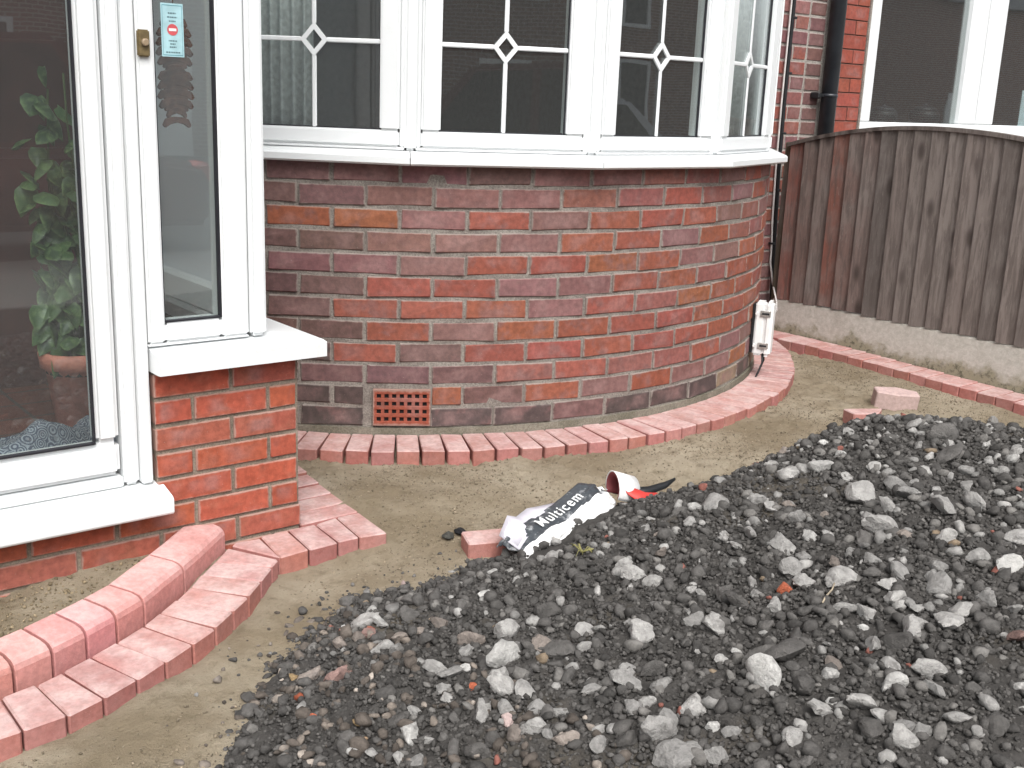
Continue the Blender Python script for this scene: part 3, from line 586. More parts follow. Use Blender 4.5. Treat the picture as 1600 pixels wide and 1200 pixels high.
# side window towards the bay
m = MB(); m.box(1.245, 1.300, 2.72, YF, .5545, .575, .004).box(1.248, 1.298, 2.72, 2.78, .575, ZT, .006).box(1.248, 1.298, 3.74, YF, .575, ZT, .006).box(1.24, 1.305, 2.78, 3.74, .575, .655, .008)
sf = pp(m, 'side_window_frame', 'upvc'); pp(MB().box(1.27, 1.276, 2.77, 3.75, .63, ZT), 'glass_pane', 'frosted', sf)
pp(MB().box(-1.65, 1.34, YP-.07, YF, ZT+.004, ZT+.05, .005).box(-1.65, 1.40, YP-.14, YP-.07, ZT-.02, ZT+.16, .006).box(1.34, 1.40, YP-.07, YF, ZT-.02, ZT+.16, .006), 'porch_roof', 'frosted')  # unseen roof, made translucent so that daylight brightens the porch inside
b = NB('quarry tile'); br = b.n('TexBrick', {'Color1': (.14,.045,.03,1), 'Color2': (.11,.04,.03,1), 'Mortar': (.06,.05,.045,1), 'Scale': 1.0, 'Mortar Size': .006, 'Brick Width': .15, 'Row Height': .15}, offset=0.0)
b.t.links.new(b.coord(), br.inputs['Vector']); M['quarry'] = b.done(br.outputs[0], .5)
pp(MB().box(-1.58, 1.27, YP+.075, YF, .12, .205), 'porch_floor', 'quarry')
pp(MB().box(-1.6, 1.25, YF-.06, YF+.003, .205, ZT), 'inner_wall', plain('maroon inner door', (.085,.030,.026), .5, .4, 5, .3))
pp(MB().box(-1.66, -1.60, YP, YF, -.2, ZT), 'end_wall', 'plaster')
# ================================================================== things on the porch
t = thing('doorbell', 'small bronze doorbell on the white porch frame', 'doorbell', (.997, YP-.001, 1.268), R_(0))
MB().box(-.0145, .0145, -.010, 0, -.030, .030, .003, 2).build('backplate', 'bronze', t)
m = MB(); m.lathe([(.0085,0),(.0085,.006),(.006,.009)], 16); me = m.me('push_button', 'bronze_pale'); me.transform(Matrix.Rotation(R_(90), 4, 'X')); obj('push_button', me, t, (.002, -.010, .002))
t = thing('window_sticker', 'pale turquoise notice with a red disc stuck to the narrow porch pane', 'sticker', (1.079, YP+.0225, 1.302), 0)
MB().box(-.027, .027, -.0006, .0006, -.060, .060).build('paper', plain('turquoise paper', (.36,.56,.60), .6), t)
MB().box(-.024, .024, -.0010, -.0007, -.057, -.0555).box(-.024, .024, -.001, -.0007, .0545, .056).box(-.024, -.0232, -.001, -.0007, -.0555, .0545).box(.0232, .024, -.001, -.0007, -.0555, .0545).build('printed_border', plain('teal ink', (.09,.25,.30), .6), t)
m = MB(); m.lathe([(.0130,0),(.0130,.0006)], 24); me = m.me('red_disc', plain('red ink', (.55,.09,.10), .6)); me.transform(Matrix.Rotation(R_(90), 4, 'X')); obj('red_disc', me, t, (0, -.0008, .001))
MB().box(-.009, .009, -.0020, -.0015, -.002, .004).build('white_band', plain('white ink', (.8,.78,.78), .6), t)
m = MB()
for z, w in ((.038, .020), (.029, .024), (.020, .016), (-.024, .020), (-.031, .013), (-.038, .016), (-.050, .034)):     # lines of print, too small to read in the photograph
    x = -w/2
    while x < w/2:
        l = random.uniform(.002, .005); m.box(x, min(x+l, w/2), -.0011, -.0008, z-.0016, z+.0016); x += l+.0012
m.build('small_print', plain('grey ink', (.10,.17,.19), .6), t)
M['carved'] = plain('carved wood', (.115,.050,.036), .55, .4, 60, .4)
def ornament(z0, n, label, loc):
    t = thing('wood_carving', label, 'ornament', loc, 0, 'carved wood ornaments inside the porch')
    for i in range(n):
        z = z0-.0225*i; w = [.034,.044,.046,.047,.044,.026,.036][(i+7-n) % 7]; m = MB()
        pts = [(-w, z-.006), (-w*.86, z-.013), (-w*.5, z-.004), (0, z), (w*.5, z-.004), (w*.86, z-.013), (w, z-.006), (w*.8, z+.009), (w*.4, z+.0135), (0, z+.0145), (-w*.4, z+.0135), (-w*.8, z+.009)]
        m.prism(pts, -.006, .006, 'y', .0015); m.build('carved_bar', 'carved', t)
    MB().box(-.031, .031, -.004, .004, z0-.0225*(n-2.2), z0, .003).build('backing', 'carved', t)
    MB().tube([(0,0,z0),(0,0,z0+.10)], .0015, 6).build('cord', 'carved', t)
ornament(.10, 7, 'brown carved wood ornament behind the turquoise sticker', (1.122, 2.75, 1.225))
ornament(0, 6, 'brown carved wood ornament below the turquoise sticker', (1.122, 2.75, 1.200))
# pot plant and cloth inside the door
pt = thing('pot_plant', 'ivy like pot plant in a terracotta pot behind the porch glass', 'plant', (.965, 3.12, .206))
MB().lathe([(.075,0),(.079,.01),(.079,.022),(.066,.024)], 28).build('saucer', 'terracotta', pt)
pot = MB().lathe([(.066,.0245),(.090,.205),(.102,.207),(.106,.245),(.101,.252),(.092,.25),(.090,.215)], 32).build('pot', 'terracotta', pt)
MB().lathe([(.089,.19),(.089,.214),(.03,.222)], 20).build('potting_soil', 'soil', pt)
b = NB('leaf'); oi = b.n('ObjectInfo'); n = b.noise(45, 3); M['leaf'] = b.done(b.mix(b.ramp(n, .4, .65), oi.outputs['Color'], (.13,.20,.075)), .38, None, .5)
lv = [(0,0,0)]; prof = [(.0,-.12),(.30,-.18),(.46,.10),(.40,.42),(.22,.75),(0,1.05)]
vs = [(x*.052, 0.0, z*.052) for x, z in prof] + [(-x*.052, 0, z*.052) for x, z in prof[1:-1]] + [(0,.006,.0),(0,.008,.025)]
order = [0,1,2,3,4,5,9,8,7,6]; vs = [(x, y+abs(x)*-.25, z) for x, y, z in vs]
fs = [(order[i], order[(i+1)%10], 11 if 1 < i < 8 else 10) for i in range(10)] + [(10, 2, 11), (10, 11, 7)]
leaf_me = mesh('leaf', vs, fs, 'leaf', True); leaf_me.transform(Matrix.Translation((0,0,.006)))
stems = []
for k in range(7):
    a = k*.9+.3; h = random.uniform(.45, .86); pts = [(0,0,.21)]
    for j in range(1, 7): u = j/6; pts.append((.045*u*math.cos(a)+.02*math.sin(5*u+k)-.02*u, .035*u*math.sin(a), .21+h*u))
    stems.append(pts); MB().tube(pts, .0028, 6).build('stem', plain('stem', (.07,.10,.03), .6) if k == 0 else bpy.data.materials['stem'], pt)
for k, pts in enumerate(stems):
    for j in range(25):
        u = (j+.6)/25*(len(pts)-1); i = min(int(u), len(pts)-2); p = Vector(pts[i]).lerp(Vector(pts[i+1]), u-i)
        a = random.uniform(0, 6.28); sc = random.uniform(.85, 1.45); off = Vector((math.cos(a)*.06, math.sin(a)*.04-.012, random.uniform(-.01,.03)))
        cc = random.choice([(.038,.080,.026), (.05,.10,.033), (.028,.062,.024), (.06,.11,.045)])
        obj('leaf', leaf_me, pt, p+off, (R_(random.uniform(100,190)), R_(random.uniform(-35,35)), R_(random.uniform(-70,70))), tint(cc, .15), (sc, sc, sc))
b = NB('paisley cloth'); v = b.n('TexVoronoi', {'Scale': 30.0}); b.t.links.new(b.coord(), v.inputs['Vector']); n = b.noise(70, 3)
w1 = b.math('SINE', b.math('MULTIPLY', v.outputs['Distance'], 34.0)); col = b.mix(b.ramp(w1, -.2, .3), (.085,.10,.145), (.34,.37,.42)); col = b.mix(b.math('MULTIPLY', b.ramp(n, .5, .6), .45), col, (.12,.13,.17))
M['cloth'] = b.done(col, .9)
xs = np.linspace(.30, 1.16, 60); ys = np.linspace(2.735, 3.12, 34); X, Y = np.meshgrid(xs, ys)
Zc = .222 + .045*np.abs(fbm(X, Y, 5, 3, 61))*2 + .055*np.exp(-((Y-2.98-.12*np.sin(X*7))/.035)**2) + .03*np.exp(-((X-.78-.4*(Y-2.9))/.04)**2)
Xw = X + .03*np.sin(Y*22); V = np.concatenate([np.stack([Xw, Y, Zc], -1).reshape(-1,3), np.stack([Xw, Y, Zc-.006], -1).reshape(-1,3)]); nx = 60; nn = X.size
F = []
for j in range(33):
    for i in range(59): k = j*nx+i; F += [(k, k+1, k+1+nx, k+nx), (k+nn, k+nx+nn, k+nx+1+nn, k+1+nn)]
for i in range(59): F += [(i+1, i, i+nn, i+1+nn), (33*nx+i, 33*nx+i+1, 33*nx+i+1+nn, 33*nx+i+nn)]
for j in range(33): F += [(j*nx, (j+1)*nx, (j+1)*nx+nn, j*nx+nn), (j*nx+59+nx, j*nx+59, j*nx+59+nn, j*nx+59+nx+nn)]
tag(obj('cloth', mesh('cloth', V, F, 'cloth', True)), 'crumpled blue grey paisley cloth on the porch floor', 'cloth')

# ================================================================== box and cables on the walls
ba = R_(31.2)
jb = thing('junction_box', 'white plastic junction box clipped to the curved bay wall', 'junction box', tuple(Vector((CX, CY, 0))+polar(RB+.012, ba, .135)), ba); jb.scale = (.60, .80, 1)
MB().box(-.062, .062, -.052, -.002, 0, .232, .008, 2).build('box_base', 'meter_white', jb)
MB().box(-.066, .066, -.098, -.053, -.004, .236, .014, 3).build('box_lid', 'meter_white', jb)
for z in (.045, .185):
    c_ = MB().box(-.074, -.0665, -.086, -.030, z-.013, z+.013, .002).build('latch', 'metal', jb)
    MB().box(-.078, -.0745, -.078, -.040, z-.004, z+.004, .001).build('latch_spring', 'black', c_)
    me = MB().tube([(-.066,-.012,z),(-.088,-.012,z)], .007, 10).me('mounting_lug', 'meter_white'); obj('mounting_lug', me, jb)
MB().box(-.058, .058, -.003, .012, .01, .222).build('backplate', 'black', jb)
bc = []
for k in range(7):
    x = -.045+.015*k; bc.append([(x, -.055, .004), (x-.01, -.062, -.03), (x-.035-.006*k, -.045, -.075), (x-.05+.008*k, -.03, -.110), (x-.03, -.025, -.13)])
m = MB()
for p in bc: m.tube(p, .0045, 8)
m.build('cable_tails', 'black', jb)
xc = 4.772; yc = YF-.016
cb = thing('black_cable', 'thick black cable clipped down the plum brick wall beside the bay', 'cable', (xc, yc, 0))
MB().tube([(0.02,0,2.9),(0.012,0,1.7),(.01,0,1.2),(.015,0,.9),(.03,0,.6),(.045,-.004,.3),(.05,-.01,.12),(.05,-.015,.03)], .0105, 10).build('cable', 'black', cb)
for z in (1.62, 1.35, 1.05, .76, .48): MB().box(-.004+.01, .036, -.013, .015, z-.006, z+.006, .002).build('cable_clip', 'black', cb)
wc = thing('white_cable', 'thin white cable beside the black one running to the junction box', 'cable', (xc, yc, 0))
MB().tube([(-.006,-.003,2.9),(-.012,-.003,1.7),(-.016,-.003,1.2),(-.012,-.003,.9),(.0,-.003,.6),(.012,-.004,.48),(.008,-.01,.38),(-.02,-.06,.28),(-.10,-.16,.20),(-.25,-.28,.19),(-.52,-.47,.22),(-.72,-.55,.25),(-.80,-.60,.27)], .0048, 8).build('cable', 'white_cable', wc)

# ================================================================== FENCE
XF = 4.74
fe = thing('timber_fence', 'weathered brown arched feather edge fence panel on a concrete gravel board', 'fence', (XF, 3.0, 0))
def fence_top(y): return 1.117 - .115*((y-2.87)/.80)**2*(1 if y > 2.87 else .85)
y = 3.655; i = 0; gtint = lambda c_, v: tuple(q*(1+g_) for g_ in [random.uniform(-v, v)] for q in c_)
RED = [(.165,.066,.053), (.14,.094,.082), (.128,.094,.084), (.17,.070,.053), (.145,.094,.082), (.13,.098,.088)]
while y > 1.75:
    w = .098; y0, y1 = y-w, y; z0 = .214+random.uniform(-.006, .004); bm_ = bmesh.new(); n = 6; rows = []
    for k in range(n+1):
        yy = y0+(y1-y0)*k/n; th = .007+.013*k/n; dx = -.017-.019*k/n     # thick edge laps over the thin edge of the next board
        rows.append([bm_.verts.new((dx, yy-3.0, zz)) for zz in (z0, fence_top(yy)-.008)]+[bm_.verts.new((dx+th, yy-3.0, zz)) for zz in (fence_top(yy)-.008, z0)])
    for a, b_ in zip(rows, rows[1:]):
        for k in range(4): bm_.faces.new((a[k], b_[k], b_[(k+1)%4], a[(k+1)%4]))
    bm_.faces.new(rows[0]); bm_.faces.new(rows[-1][::-1]); bmesh.ops.recalc_face_normals(bm_, faces=bm_.faces)
    m = MB(); m._add(bm_)
    col = RED[i] if i < len(RED) else random.choice([(.142,.118,.107), (.108,.090,.082), (.130,.105,.094), (.100,.086,.079), (.155,.132,.120)])
    o = m.build('fence_board', 'wood', fe, color=gtint(col, .10), loc=(random.uniform(-.002,.002), 0, 0), rot=(0, 0, 0)); y -= .0865; i += 1
m = MB(); pts = [1.70+(3.675-1.70)*k/28 for k in range(29)]
for a, b_ in zip(pts, pts[1:]):
    m.prism([(a-3, fence_top(a)-.012), (b_-3, fence_top(b_)-.012), (b_-3, fence_top(b_)+.006), (a-3, fence_top(a)+.006)], -.040, .012, 'x')
m.build('fence_capping', 'wood', fe, color=(.10,.082,.074))
MB().box(-.004, .05, -1.25, .70, .30, .36, .003).box(-.004, .05, -1.25, .70, .82, .88, .003).build('rail', 'wood', fe, color=(.10,.075,.065))
MB().box(-.010, .05, .655, .712, -.2, 1.01, .006).build('post', 'wood', fe, color=(.075,.066,.045))
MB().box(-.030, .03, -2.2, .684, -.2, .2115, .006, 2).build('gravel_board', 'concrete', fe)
MB().box(-.036, .05, -1.38, -1.29, -.2, 1.06, .006).build('post', 'wood', fe, color=(.075,.066,.05))

# ================================================================== EDGINGS
BC = [(.335,.112,.088), (.36,.125,.10), (.31,.10,.078), (.38,.15,.125), (.33,.125,.105)]
def quad_block(name, q, z1, z0, parent, mat='block', bev=.0035, col=None, tiltz=.0018):
    bm_ = bmesh.new(); q = [Vector((a, b_)) for a, b_ in q]; c_ = sum(q, Vector((0,0)))/4
    lo = [bm_.verts.new((p.x-c_.x, p.y-c_.y, z0)) for p in q]; dz = [random.uniform(-tiltz, tiltz) for _ in q]; hi = [bm_.verts.new((p.x-c_.x, p.y-c_.y, z1+d)) for p, d in zip(q, dz)]
    bm_.faces.new(lo[::-1]); bm_.faces.new(hi)
    for i in range(4): bm_.faces.new((lo[i], lo[(i+1)%4], hi[(i+1)%4], hi[i]))
    bmesh.ops.recalc_face_normals(bm_, faces=bm_.faces); bmesh.ops.bevel(bm_, geom=list(bm_.edges), offset=bev, segments=1, affect='EDGES', clamp_overlap=True)
    m = MB(); m._add(bm_); L = parent.location
    return m.build(name, mat, parent, loc=(c_.x-L.x, c_.y-L.y, 0), color=tint(col or random.choice(BC), .12))
def shrink(q, d):
    d = d*1.7
    c_ = sum((Vector(p) for p in q), Vector((0,0)))/4; return [Vector(p)+(c_-Vector(p)).normalized()*d for p in q]
eb = thing('block_edging', 'curved row of red block paving laid round the foot of the bay', 'edging', (CX, CY, 0))
a = R_(-60); da = R_(2.55)
while a < R_(63.5):
    g = da*.5-.0017; gi = da*.5-.0009; j = random.uniform(-.004, .004)
    q = [(CX+r*math.sin(t_), CY-r*math.cos(t_)) for r, t_ in ((RB+.007, a-gi), (RB+.007, a+gi), (RB+.192+j, a+g*.955), (RB+.192+j, a-g*.955))]
    quad_block('paving_block', q, .043+random.uniform(-.0015,.0015), -.05, eb); a += da
ef = thing('block_edging', 'straight row of red block paving along the concrete gravel board under the fence', 'edging', (4.63, 3.0, 0))
y = 3.665
while y > .9:
    zt_ = .044-.033*max(0, 3.3-y); j = random.uniform(-.004,.004)
    quad_block('paving_block', [(4.548+j, y-.0815), (4.708, y-.0815), (4.708, y), (4.548+j, y)], zt_, zt_-.10, ef); y -= .0838
ep = thing('block_edging', 'red block paving collar round the foot of the porch brick pillar', 'edging', (1.4, 2.55, 0))
pf = [(1.240,2.463),(1.329,2.466),(1.419,2.470),(1.484,2.470),(1.566,2.456)]; pk = [(1.262,2.626),(1.345,2.626),(1.430,2.626),(1.504,2.638),(1.582,2.641)]
for k in range(4): quad_block('paving_block', shrink([pf[k], pf[k+1], pk[k+1], pk[k]], .003), .002, -.09, ep)
quad_block('paving_block', shrink([(1.243,2.460),(1.262,2.618),(1.186,2.624),(1.168,2.607)], .003), .001, -.09, ep)
y = 2.640; k = 0
while y < 3.25:
    xo = 1.580+.055*(y-2.64); q = [(1.396, y+.002), (xo, y+.002), (xo+.0045, y+.0825), (1.396, y+.0825)]
    quad_block('paving_block', q, .002+.035*sstep(2.7, 3.2, y), -.09, ep); y += .0845; k += 1
# double row at the front: flat pavers and the raised kerb
e2 = thing('block_edging', 'sweeping row of dusty red pavers in front of the salmon kerb', 'edging', (.8, 2.2, 0))
IN = [(-.06,2.175),(.03,2.152),(.117,2.140),(.205,2.136),(.295,2.138),(.386,2.144),(.475,2.151),(.545,2.165),(.604,2.189),(.671,2.22),(.738,2.255),(.813,2.295),(.867,2.337),(.922,2.379),(.979,2.428),(1.027,2.476),(1.092,2.54),(1.158,2.606)]
OU = [(-.085,2.022),(.012,2.006),(.108,1.994),(.205,1.988),(.300,1.990),(.390,1.992),(.477,1.997),(.562,2.008),(.641,2.033),(.72,2.065),(.795,2.103),(.873,2.145),(.945,2.189),(1.013,2.244),(1.076,2.295),(1.14,2.359),(1.20,2.42),(1.236,2.455)]
for k in range(len(IN)-1): quad_block('paving_block', shrink([OU[k], OU[k+1], IN[k+1], IN[k]], .0028), .001+random.uniform(-.002,.002), -.09, e2, bev=.004)
kb = thing('raised_kerb', 'raised salmon pink kerb of rounded blocks curving up to the porch wall', 'kerb', (.8, 2.3, 0))
KP = [(-.05,2.176),(.040,2.152),(.125,2.142),(.212,2.138),(.300,2.140),(.385,2.147),(.462,2.157),(.510,2.168),(.594,2.198),(.675,2.235),(.753,2.275),(.832,2.321),(.91,2.387),(.976,2.440),(1.042,2.498),(1.162,2.613)]
KJ = [0,1,2,3,4,5,7,8,9,10,11,13,15]
prf = [(0,-.06),(0,.036),(.004,.047),(.013,.056),(.030,.062),(.088,.070),(.094,.066),(.096,-.06)]
def nrm(k):
    a_ = Vector(KP[max(k-1,0)]); b_ = Vector(KP[min(k+1,len(KP)-1)]); d = (b_-a_).normalized(); return Vector((-d.y, d.x)), d
for ja, jb_ in zip(KJ, KJ[1:]):
    bm_ = bmesh.new(); ks = list(range(ja, jb_+1)); rings = []; orig = Vector((.8, 2.3))
    for k in ks:
        n_, d = nrm(k); p = Vector(KP[k])+n_*.003; off = d*.0036 if k == ja else (-d*.0036 if k == jb_ else Vector((0,0)))
        if k == jb_ == KJ[-1]: off = Vector((-.004,-.006))
        rings.append([bm_.verts.new((p.x+n_.x*u+off.x-orig.x, p.y+n_.y*u+off.y-orig.y, z)) for u, z in prf])
    n = len(prf)
    for A, B in zip(rings, rings[1:]):
        for k in range(n): bm_.faces.new((A[k], A[(k+1)%n], B[(k+1)%n], B[k]))
    bm_.faces.new(rings[0][::-1]); bm_.faces.new(rings[-1]); bmesh.ops.recalc_face_normals(bm_, faces=bm_.faces)
    bmesh.ops.bevel(bm_, geom=[e for e in bm_.edges if len([f for f in e.link_faces if len(f.verts) == n]) == 1], offset=.0018, segments=1, affect='EDGES')
    m = MB(); m._add(bm_); me = m.me('kerb_block', 'kerb')
    cc = sum((v.co for v in me.vertices), Vector())/len(me.vertices); me.transform(Matrix.Translation(-cc))
    obj('kerb_block', me, kb, cc, (0,0,0), tint(random.choice([(.49,.20,.180), (.52,.215,.195), (.47,.185,.165)]), .05))

# ================================================================== HEAP OF RUBBLE
heap = thing('rubble_heap', 'heap of dark soil and grey broken concrete rubble in the garden', 'rubble heap', (2.2, 1.3, 0))
hl = Vector(heap.location)
me = grid_mesh('soil', .25, 4.1, -.35, 2.72, .0105, lambda X, Y: heap_z(X, Y)+.016*fbm(X, Y, 40, 3, 51), 'soil', keep=lambda X, Y, Z: Z > sand_z(X, Y)-.03)
me.transform(Matrix.Translation(-hl)); obj('soil', me, heap)
def ico(sub):
    bm_ = bmesh.new(); bmesh.ops.create_icosphere(bm_, subdivisions=sub, radius=1); v = np.array([p.co[:] for p in bm_.verts]); f = np.array([[p.index for p in q.verts] for q in bm_.faces]); bm_.free(); return v, f
I1, I2, I3 = ico(1), ico(2), ico(3)
I0 = (np.array([(1,0,0),(-1,0,0),(0,1,0),(0,-1,0),(0,0,1),(0,0,-1)], float), np.array([(0,2,4),(2,1,4),(1,3,4),(3,0,4),(2,0,5),(1,2,5),(3,1,5),(0,3,5)]))
def rock(I, nplanes=11, rough=.05, el=(1,.8,.62), hard=9.0, fine=0.0):
    v, f = I; n = rng.normal(size=(nplanes,3)); n /= np.linalg.norm(n, axis=1)[:,None]; d = rng.uniform(.62, 1.0, nplanes)
    r = np.maximum(v@n.T, 1e-3)/d; r = 1.0/np.maximum((r**hard).sum(1)**(1/hard), .75)
    r = r*(1+rough*(fbm(v[:,0]+v[:,2]*.7, v[:,1]-v[:,2]*.6, 2.3, 2, int(rng.integers(1e6)))*2)+fine*fbm(v[:,0]+v[:,2]*1.7, v[:,1]*1.3-v[:,2], 7.0, 2, int(rng.integers(1e6)))*2)
    return v*r[:,None]*np.array(el)*np.array([1, rng.uniform(.75,1.1), rng.uniform(.7,1.15)]), f
def rot_rand(n):
    q = rng.normal(size=(n,4)); q /= np.linalg.norm(q, axis=1)[:,None]; w, x, y, z = q.T
    return np.stack([1-2*(y*y+z*z), 2*(x*y-z*w), 2*(x*z+y*w), 2*(x*y+z*w), 1-2*(x*x+z*z), 2*(y*z-x*w), 2*(x*z-y*w), 2*(y*z+x*w), 1-2*(x*x+y*y)], 1).reshape(n,3,3)
TONES = {'g': (.33,.32,.306), 'p': (.46,.45,.43), 'b': (.25,.215,.19), 'd': (.115,.109,.103), 'r': (.26,.17,.15), 'o': (.42,.12,.065), 't': (.34,.24,.13), 'k': (.44,.34,.32)}
rocks3 = []
for i in range(26):
    v, f = rock(I3, int(rng.integers(6, 12)), .15, (1, .82, .66), 26.0, .07)
    rocks3.append(mesh('stone', v*.5, [tuple(x) for x in f], 'stone', True)); rocks3[-1].set_sharp_from_angle(angle=R_(40))
rocks2 = []
for i in range(16):
    v, f = rock(I2, int(rng.integers(6, 10)), .12, (1, .8, .66), 24.0, .05); rocks2.append(mesh('stone', v*.5, [tuple(x) for x in f], 'stone', False))
def put_stone(x, y, d, tone, jig=.0):
    z = float(heap_z(x, y)); 
    if z < float(sand_z(x, y)): z = float(sand_z(x, y))
    me = random.choice(rocks3 if d > .022 else rocks2); d *= 1.24
    e = Euler((R_(random.uniform(-35,35)), R_(random.uniform(-35,35)), random.uniform(0, 6.28)))
    obj('stone' if tone not in 'or' else 'brick_fragment', me, heap, (x-hl.x, y-hl.y, z+d*.17), e, gtint(TONES[tone], .24), (d*random.uniform(.92,1.08), d*random.uniform(.9,1.2), d*random.uniform(.85,1.1)))
placed = []
for x, y, d, tone in STONES:
    put_stone(x, y, d/1000, 'gpbdrotk'[tone]); placed.append((x, y, d/1000))
def clear(x, y, d): return all((x-a)**2+(y-b_)**2 > (.42*(d+e))**2 for a, b_, e in placed)
k = len(placed); tries = 0
while k < 299 and tries < 20000:
    tries += 1; x = random.uniform(.75, 3.3); y = random.uniform(.35, 2.2)
    z = float(heap_z(x, y))
    if z < -.01 or y < .42*x-.35 or y > 2.45*x-.1: continue
    pale = math.exp(-((x-2.35)**2+(y-1.25)**2)/.6)
    d = random.uniform(.017, .032); tone = random.choice('gggggpb' if random.random() < pale+.25 else 'dddbg')
    if random.random() > .25+pale: continue
    if not clear(x, y, d): continue
    put_stone(x, y, d, tone); placed.append((x, y, d)); k += 1
def scatter(name, N, I, nvar, sizef, tonef, areaf, zf, mat, parent, planes=8, smooth=False, sink=.15, hard=14.0):
    X = []; tot = 0
    while tot < N:
        x, y = rng.uniform(areaf[0], areaf[1], N*2), rng.uniform(areaf[2], areaf[3], N*2); p = areaf[4](x, y); k = rng.uniform(size=N*2) < p; X.append(np.stack([x[k], y[k]], 1)); tot += k.sum()
    P = np.concatenate(X)[:N]; d = sizef(N, P); z = zf(P[:,0], P[:,1]); rm_ = rot_rand(N); col = tonef(N, P)
    var = [rock(I, planes, .18, (1,.85,.7), hard, .08) for _ in range(nvar)]; which = rng.integers(0, nvar, N); Vs, Fs, Cs = [], [], []; off = 0
    for j in range(nvar):
        k = np.where(which == j)[0]; v, f = var[j]; nv = len(v)
        W_ = np.einsum('nij,vj->nvi', rm_[k], v*.5)*d[k][:,None,None]; W_[:,:,2] *= .85
        W_ += np.stack([P[k,0], P[k,1], z[k]+d[k]*(.5-sink)*.6], 1)[:,None,:]
        Vs.append(W_.reshape(-1,3)); Fs.append((f[None]+ (off+np.arange(len(k))*nv)[:,None,None]).reshape(-1,3)); Cs.append(np.repeat(col[k], nv, 0)); off += nv*len(k)
    V, F, Cc = np.concatenate(Vs), np.concatenate(Fs), np.concatenate(Cs)
    if parent is not None: V = V-np.array(parent.location)
    me = bpy.data.meshes.new(name); me.vertices.add(len(V)); me.vertices.foreach_set('co', V.ravel()); me.loops.add(F.size); me.loops.foreach_set('vertex_index', F.ravel().astype(np.int32)); me.polygons.add(len(F))
    me.polygons.foreach_set('loop_start', np.arange(len(F))*3); me.polygons.foreach_set('loop_total', np.full(len(F), 3)); me.update(calc_edges=True)
    if smooth: me.polygons.foreach_set('use_smooth', [True]*len(F))
    at = me.attributes.new('tone', 'FLOAT_COLOR', 'POINT'); at.data.foreach_set('color', np.concatenate([Cc, np.ones((len(Cc),1))], 1).ravel().astype(np.float32))
    me.materials.append(M[mat]); o = obj(name, me, parent); tag(o, kind='stuff'); return o
def heap_area(x, y):
    z = heap_z(x, y); s_ = sand_z(x, y); vis = (y > .30*x-.36) & (y < 2.9*x) & (y < np.minimum(2.4, 2.15+(3.05-x)*1.4))
    t_ = np.clip(((x-1.76)*.39+(y-2.05)*.095)/(.39**2+.095**2), 0, 1); gap = np.hypot(x-1.76-.39*t_, y-2.05-.095*t_) < .030     # nothing lies on the bag
    return np.where(vis & ~gap, sstep(-.045, .02, z-s_), 0)
def tones_dark(N, P):
    base = np.array([.080,.076,.072]); k = rng.uniform(.65, 1.4, N)[:,None]; c_ = base*k; u = rng.uniform(size=N)
    u = np.where((np.hypot(P[:,0]-2.45, P[:,1]-1.25) < .62) & (u < .34) & (u > .19) & (rng.uniform(size=N) < .5), u*.2, u)      # more pale concrete on the right of the heap
    c_[u < .075] = np.array([.27,.262,.25])*rng.uniform(.6,1.3,(int((u<.075).sum()),1)); c_[(u > .075) & (u < .19)] = np.array([.165,.157,.147])*1.0
    c_[(u > .995)] = np.array([.24,.10,.08]); c_[(u > .990) & (u < .995)] = np.array([.22,.17,.12])
    lft = (P[:,0] < 1.25) & (rng.uniform(size=N) < .5); c_[lft] = c_[lft]*np.array([1.25,1.12,1.02])
    return c_
scatter('loose_rubble', 7500, I2, 22, lambda N, P: np.clip(rng.lognormal(math.log(.0175), .40, N), .008, .040), tones_dark, (.5, 3.6, -.1, 2.5, heap_area), heap_z, 'rubble', heap, 8)
scatter('soil_crumbs', 66000, I1, 14, lambda N, P: np.clip(rng.lognormal(math.log(.0082), .36, N), .004, .017), lambda N, P: np.array([.072,.068,.064])*rng.uniform(.6,1.6,(N,1)), (.5, 3.6, -.1, 2.5, heap_area), heap_z, 'rubble', heap, 6)
def toe_area(x, y):
    z = heap_z(x, y)-sand_z(x, y); return np.exp(-((z+.01)/.022)**2)*((y > .36*x-.3) & (z < .02))
scatter('scattered_rubble', 420, I2, 10, lambda N, P: np.clip(rng.lognormal(math.log(.0085), .45, N), .003, .026), tones_dark, (.5, 3.9, .9, 2.5, toe_area), lambda x, y: np.maximum(sand_z(x, y), heap_z(x, y)), 'rubble', None, 7); tag(bpy.data.objects['scattered_rubble'], 'stray dark stones fallen from the heap onto the sand along its edge', 'rubble')
def sand_area(x, y):
    inb = (np.hypot(x-CX, y-CY) > RB+.19) & (x < 4.54) & ~((y > 2.44) & (x < 1.6)) & ~((y < 2.62) & (y > 1.98) & (x < 1.2)); return np.where(inb & (heap_z(x, y) < sand_z(x, y)), .25+.75*sstep(-.1, .15, fbm(x, y, 3.0, 3, 77)), 0)
scatter('sand_grit', 20000, I0, 8, lambda N, P: np.clip(rng.lognormal(math.log(.0042), .42, N), .0018, .012), lambda N, P: np.array([.255,.21,.145])*rng.uniform(.6,1.45,(N,1))*np.array([1,1,1.05]), (.3, 4.54, 1.4, 3.7, sand_area), sand_z, 'rubble', None, 6); tag(bpy.data.objects['sand_grit'], 'loose grit on the levelled sand between the edgings', 'grit')
def bed_area(x, y): return ((y-2.30 > .55*(x-.8)+.0) & (y < 2.62) & (x < 1.05) & (y > 2.26)).astype(float)
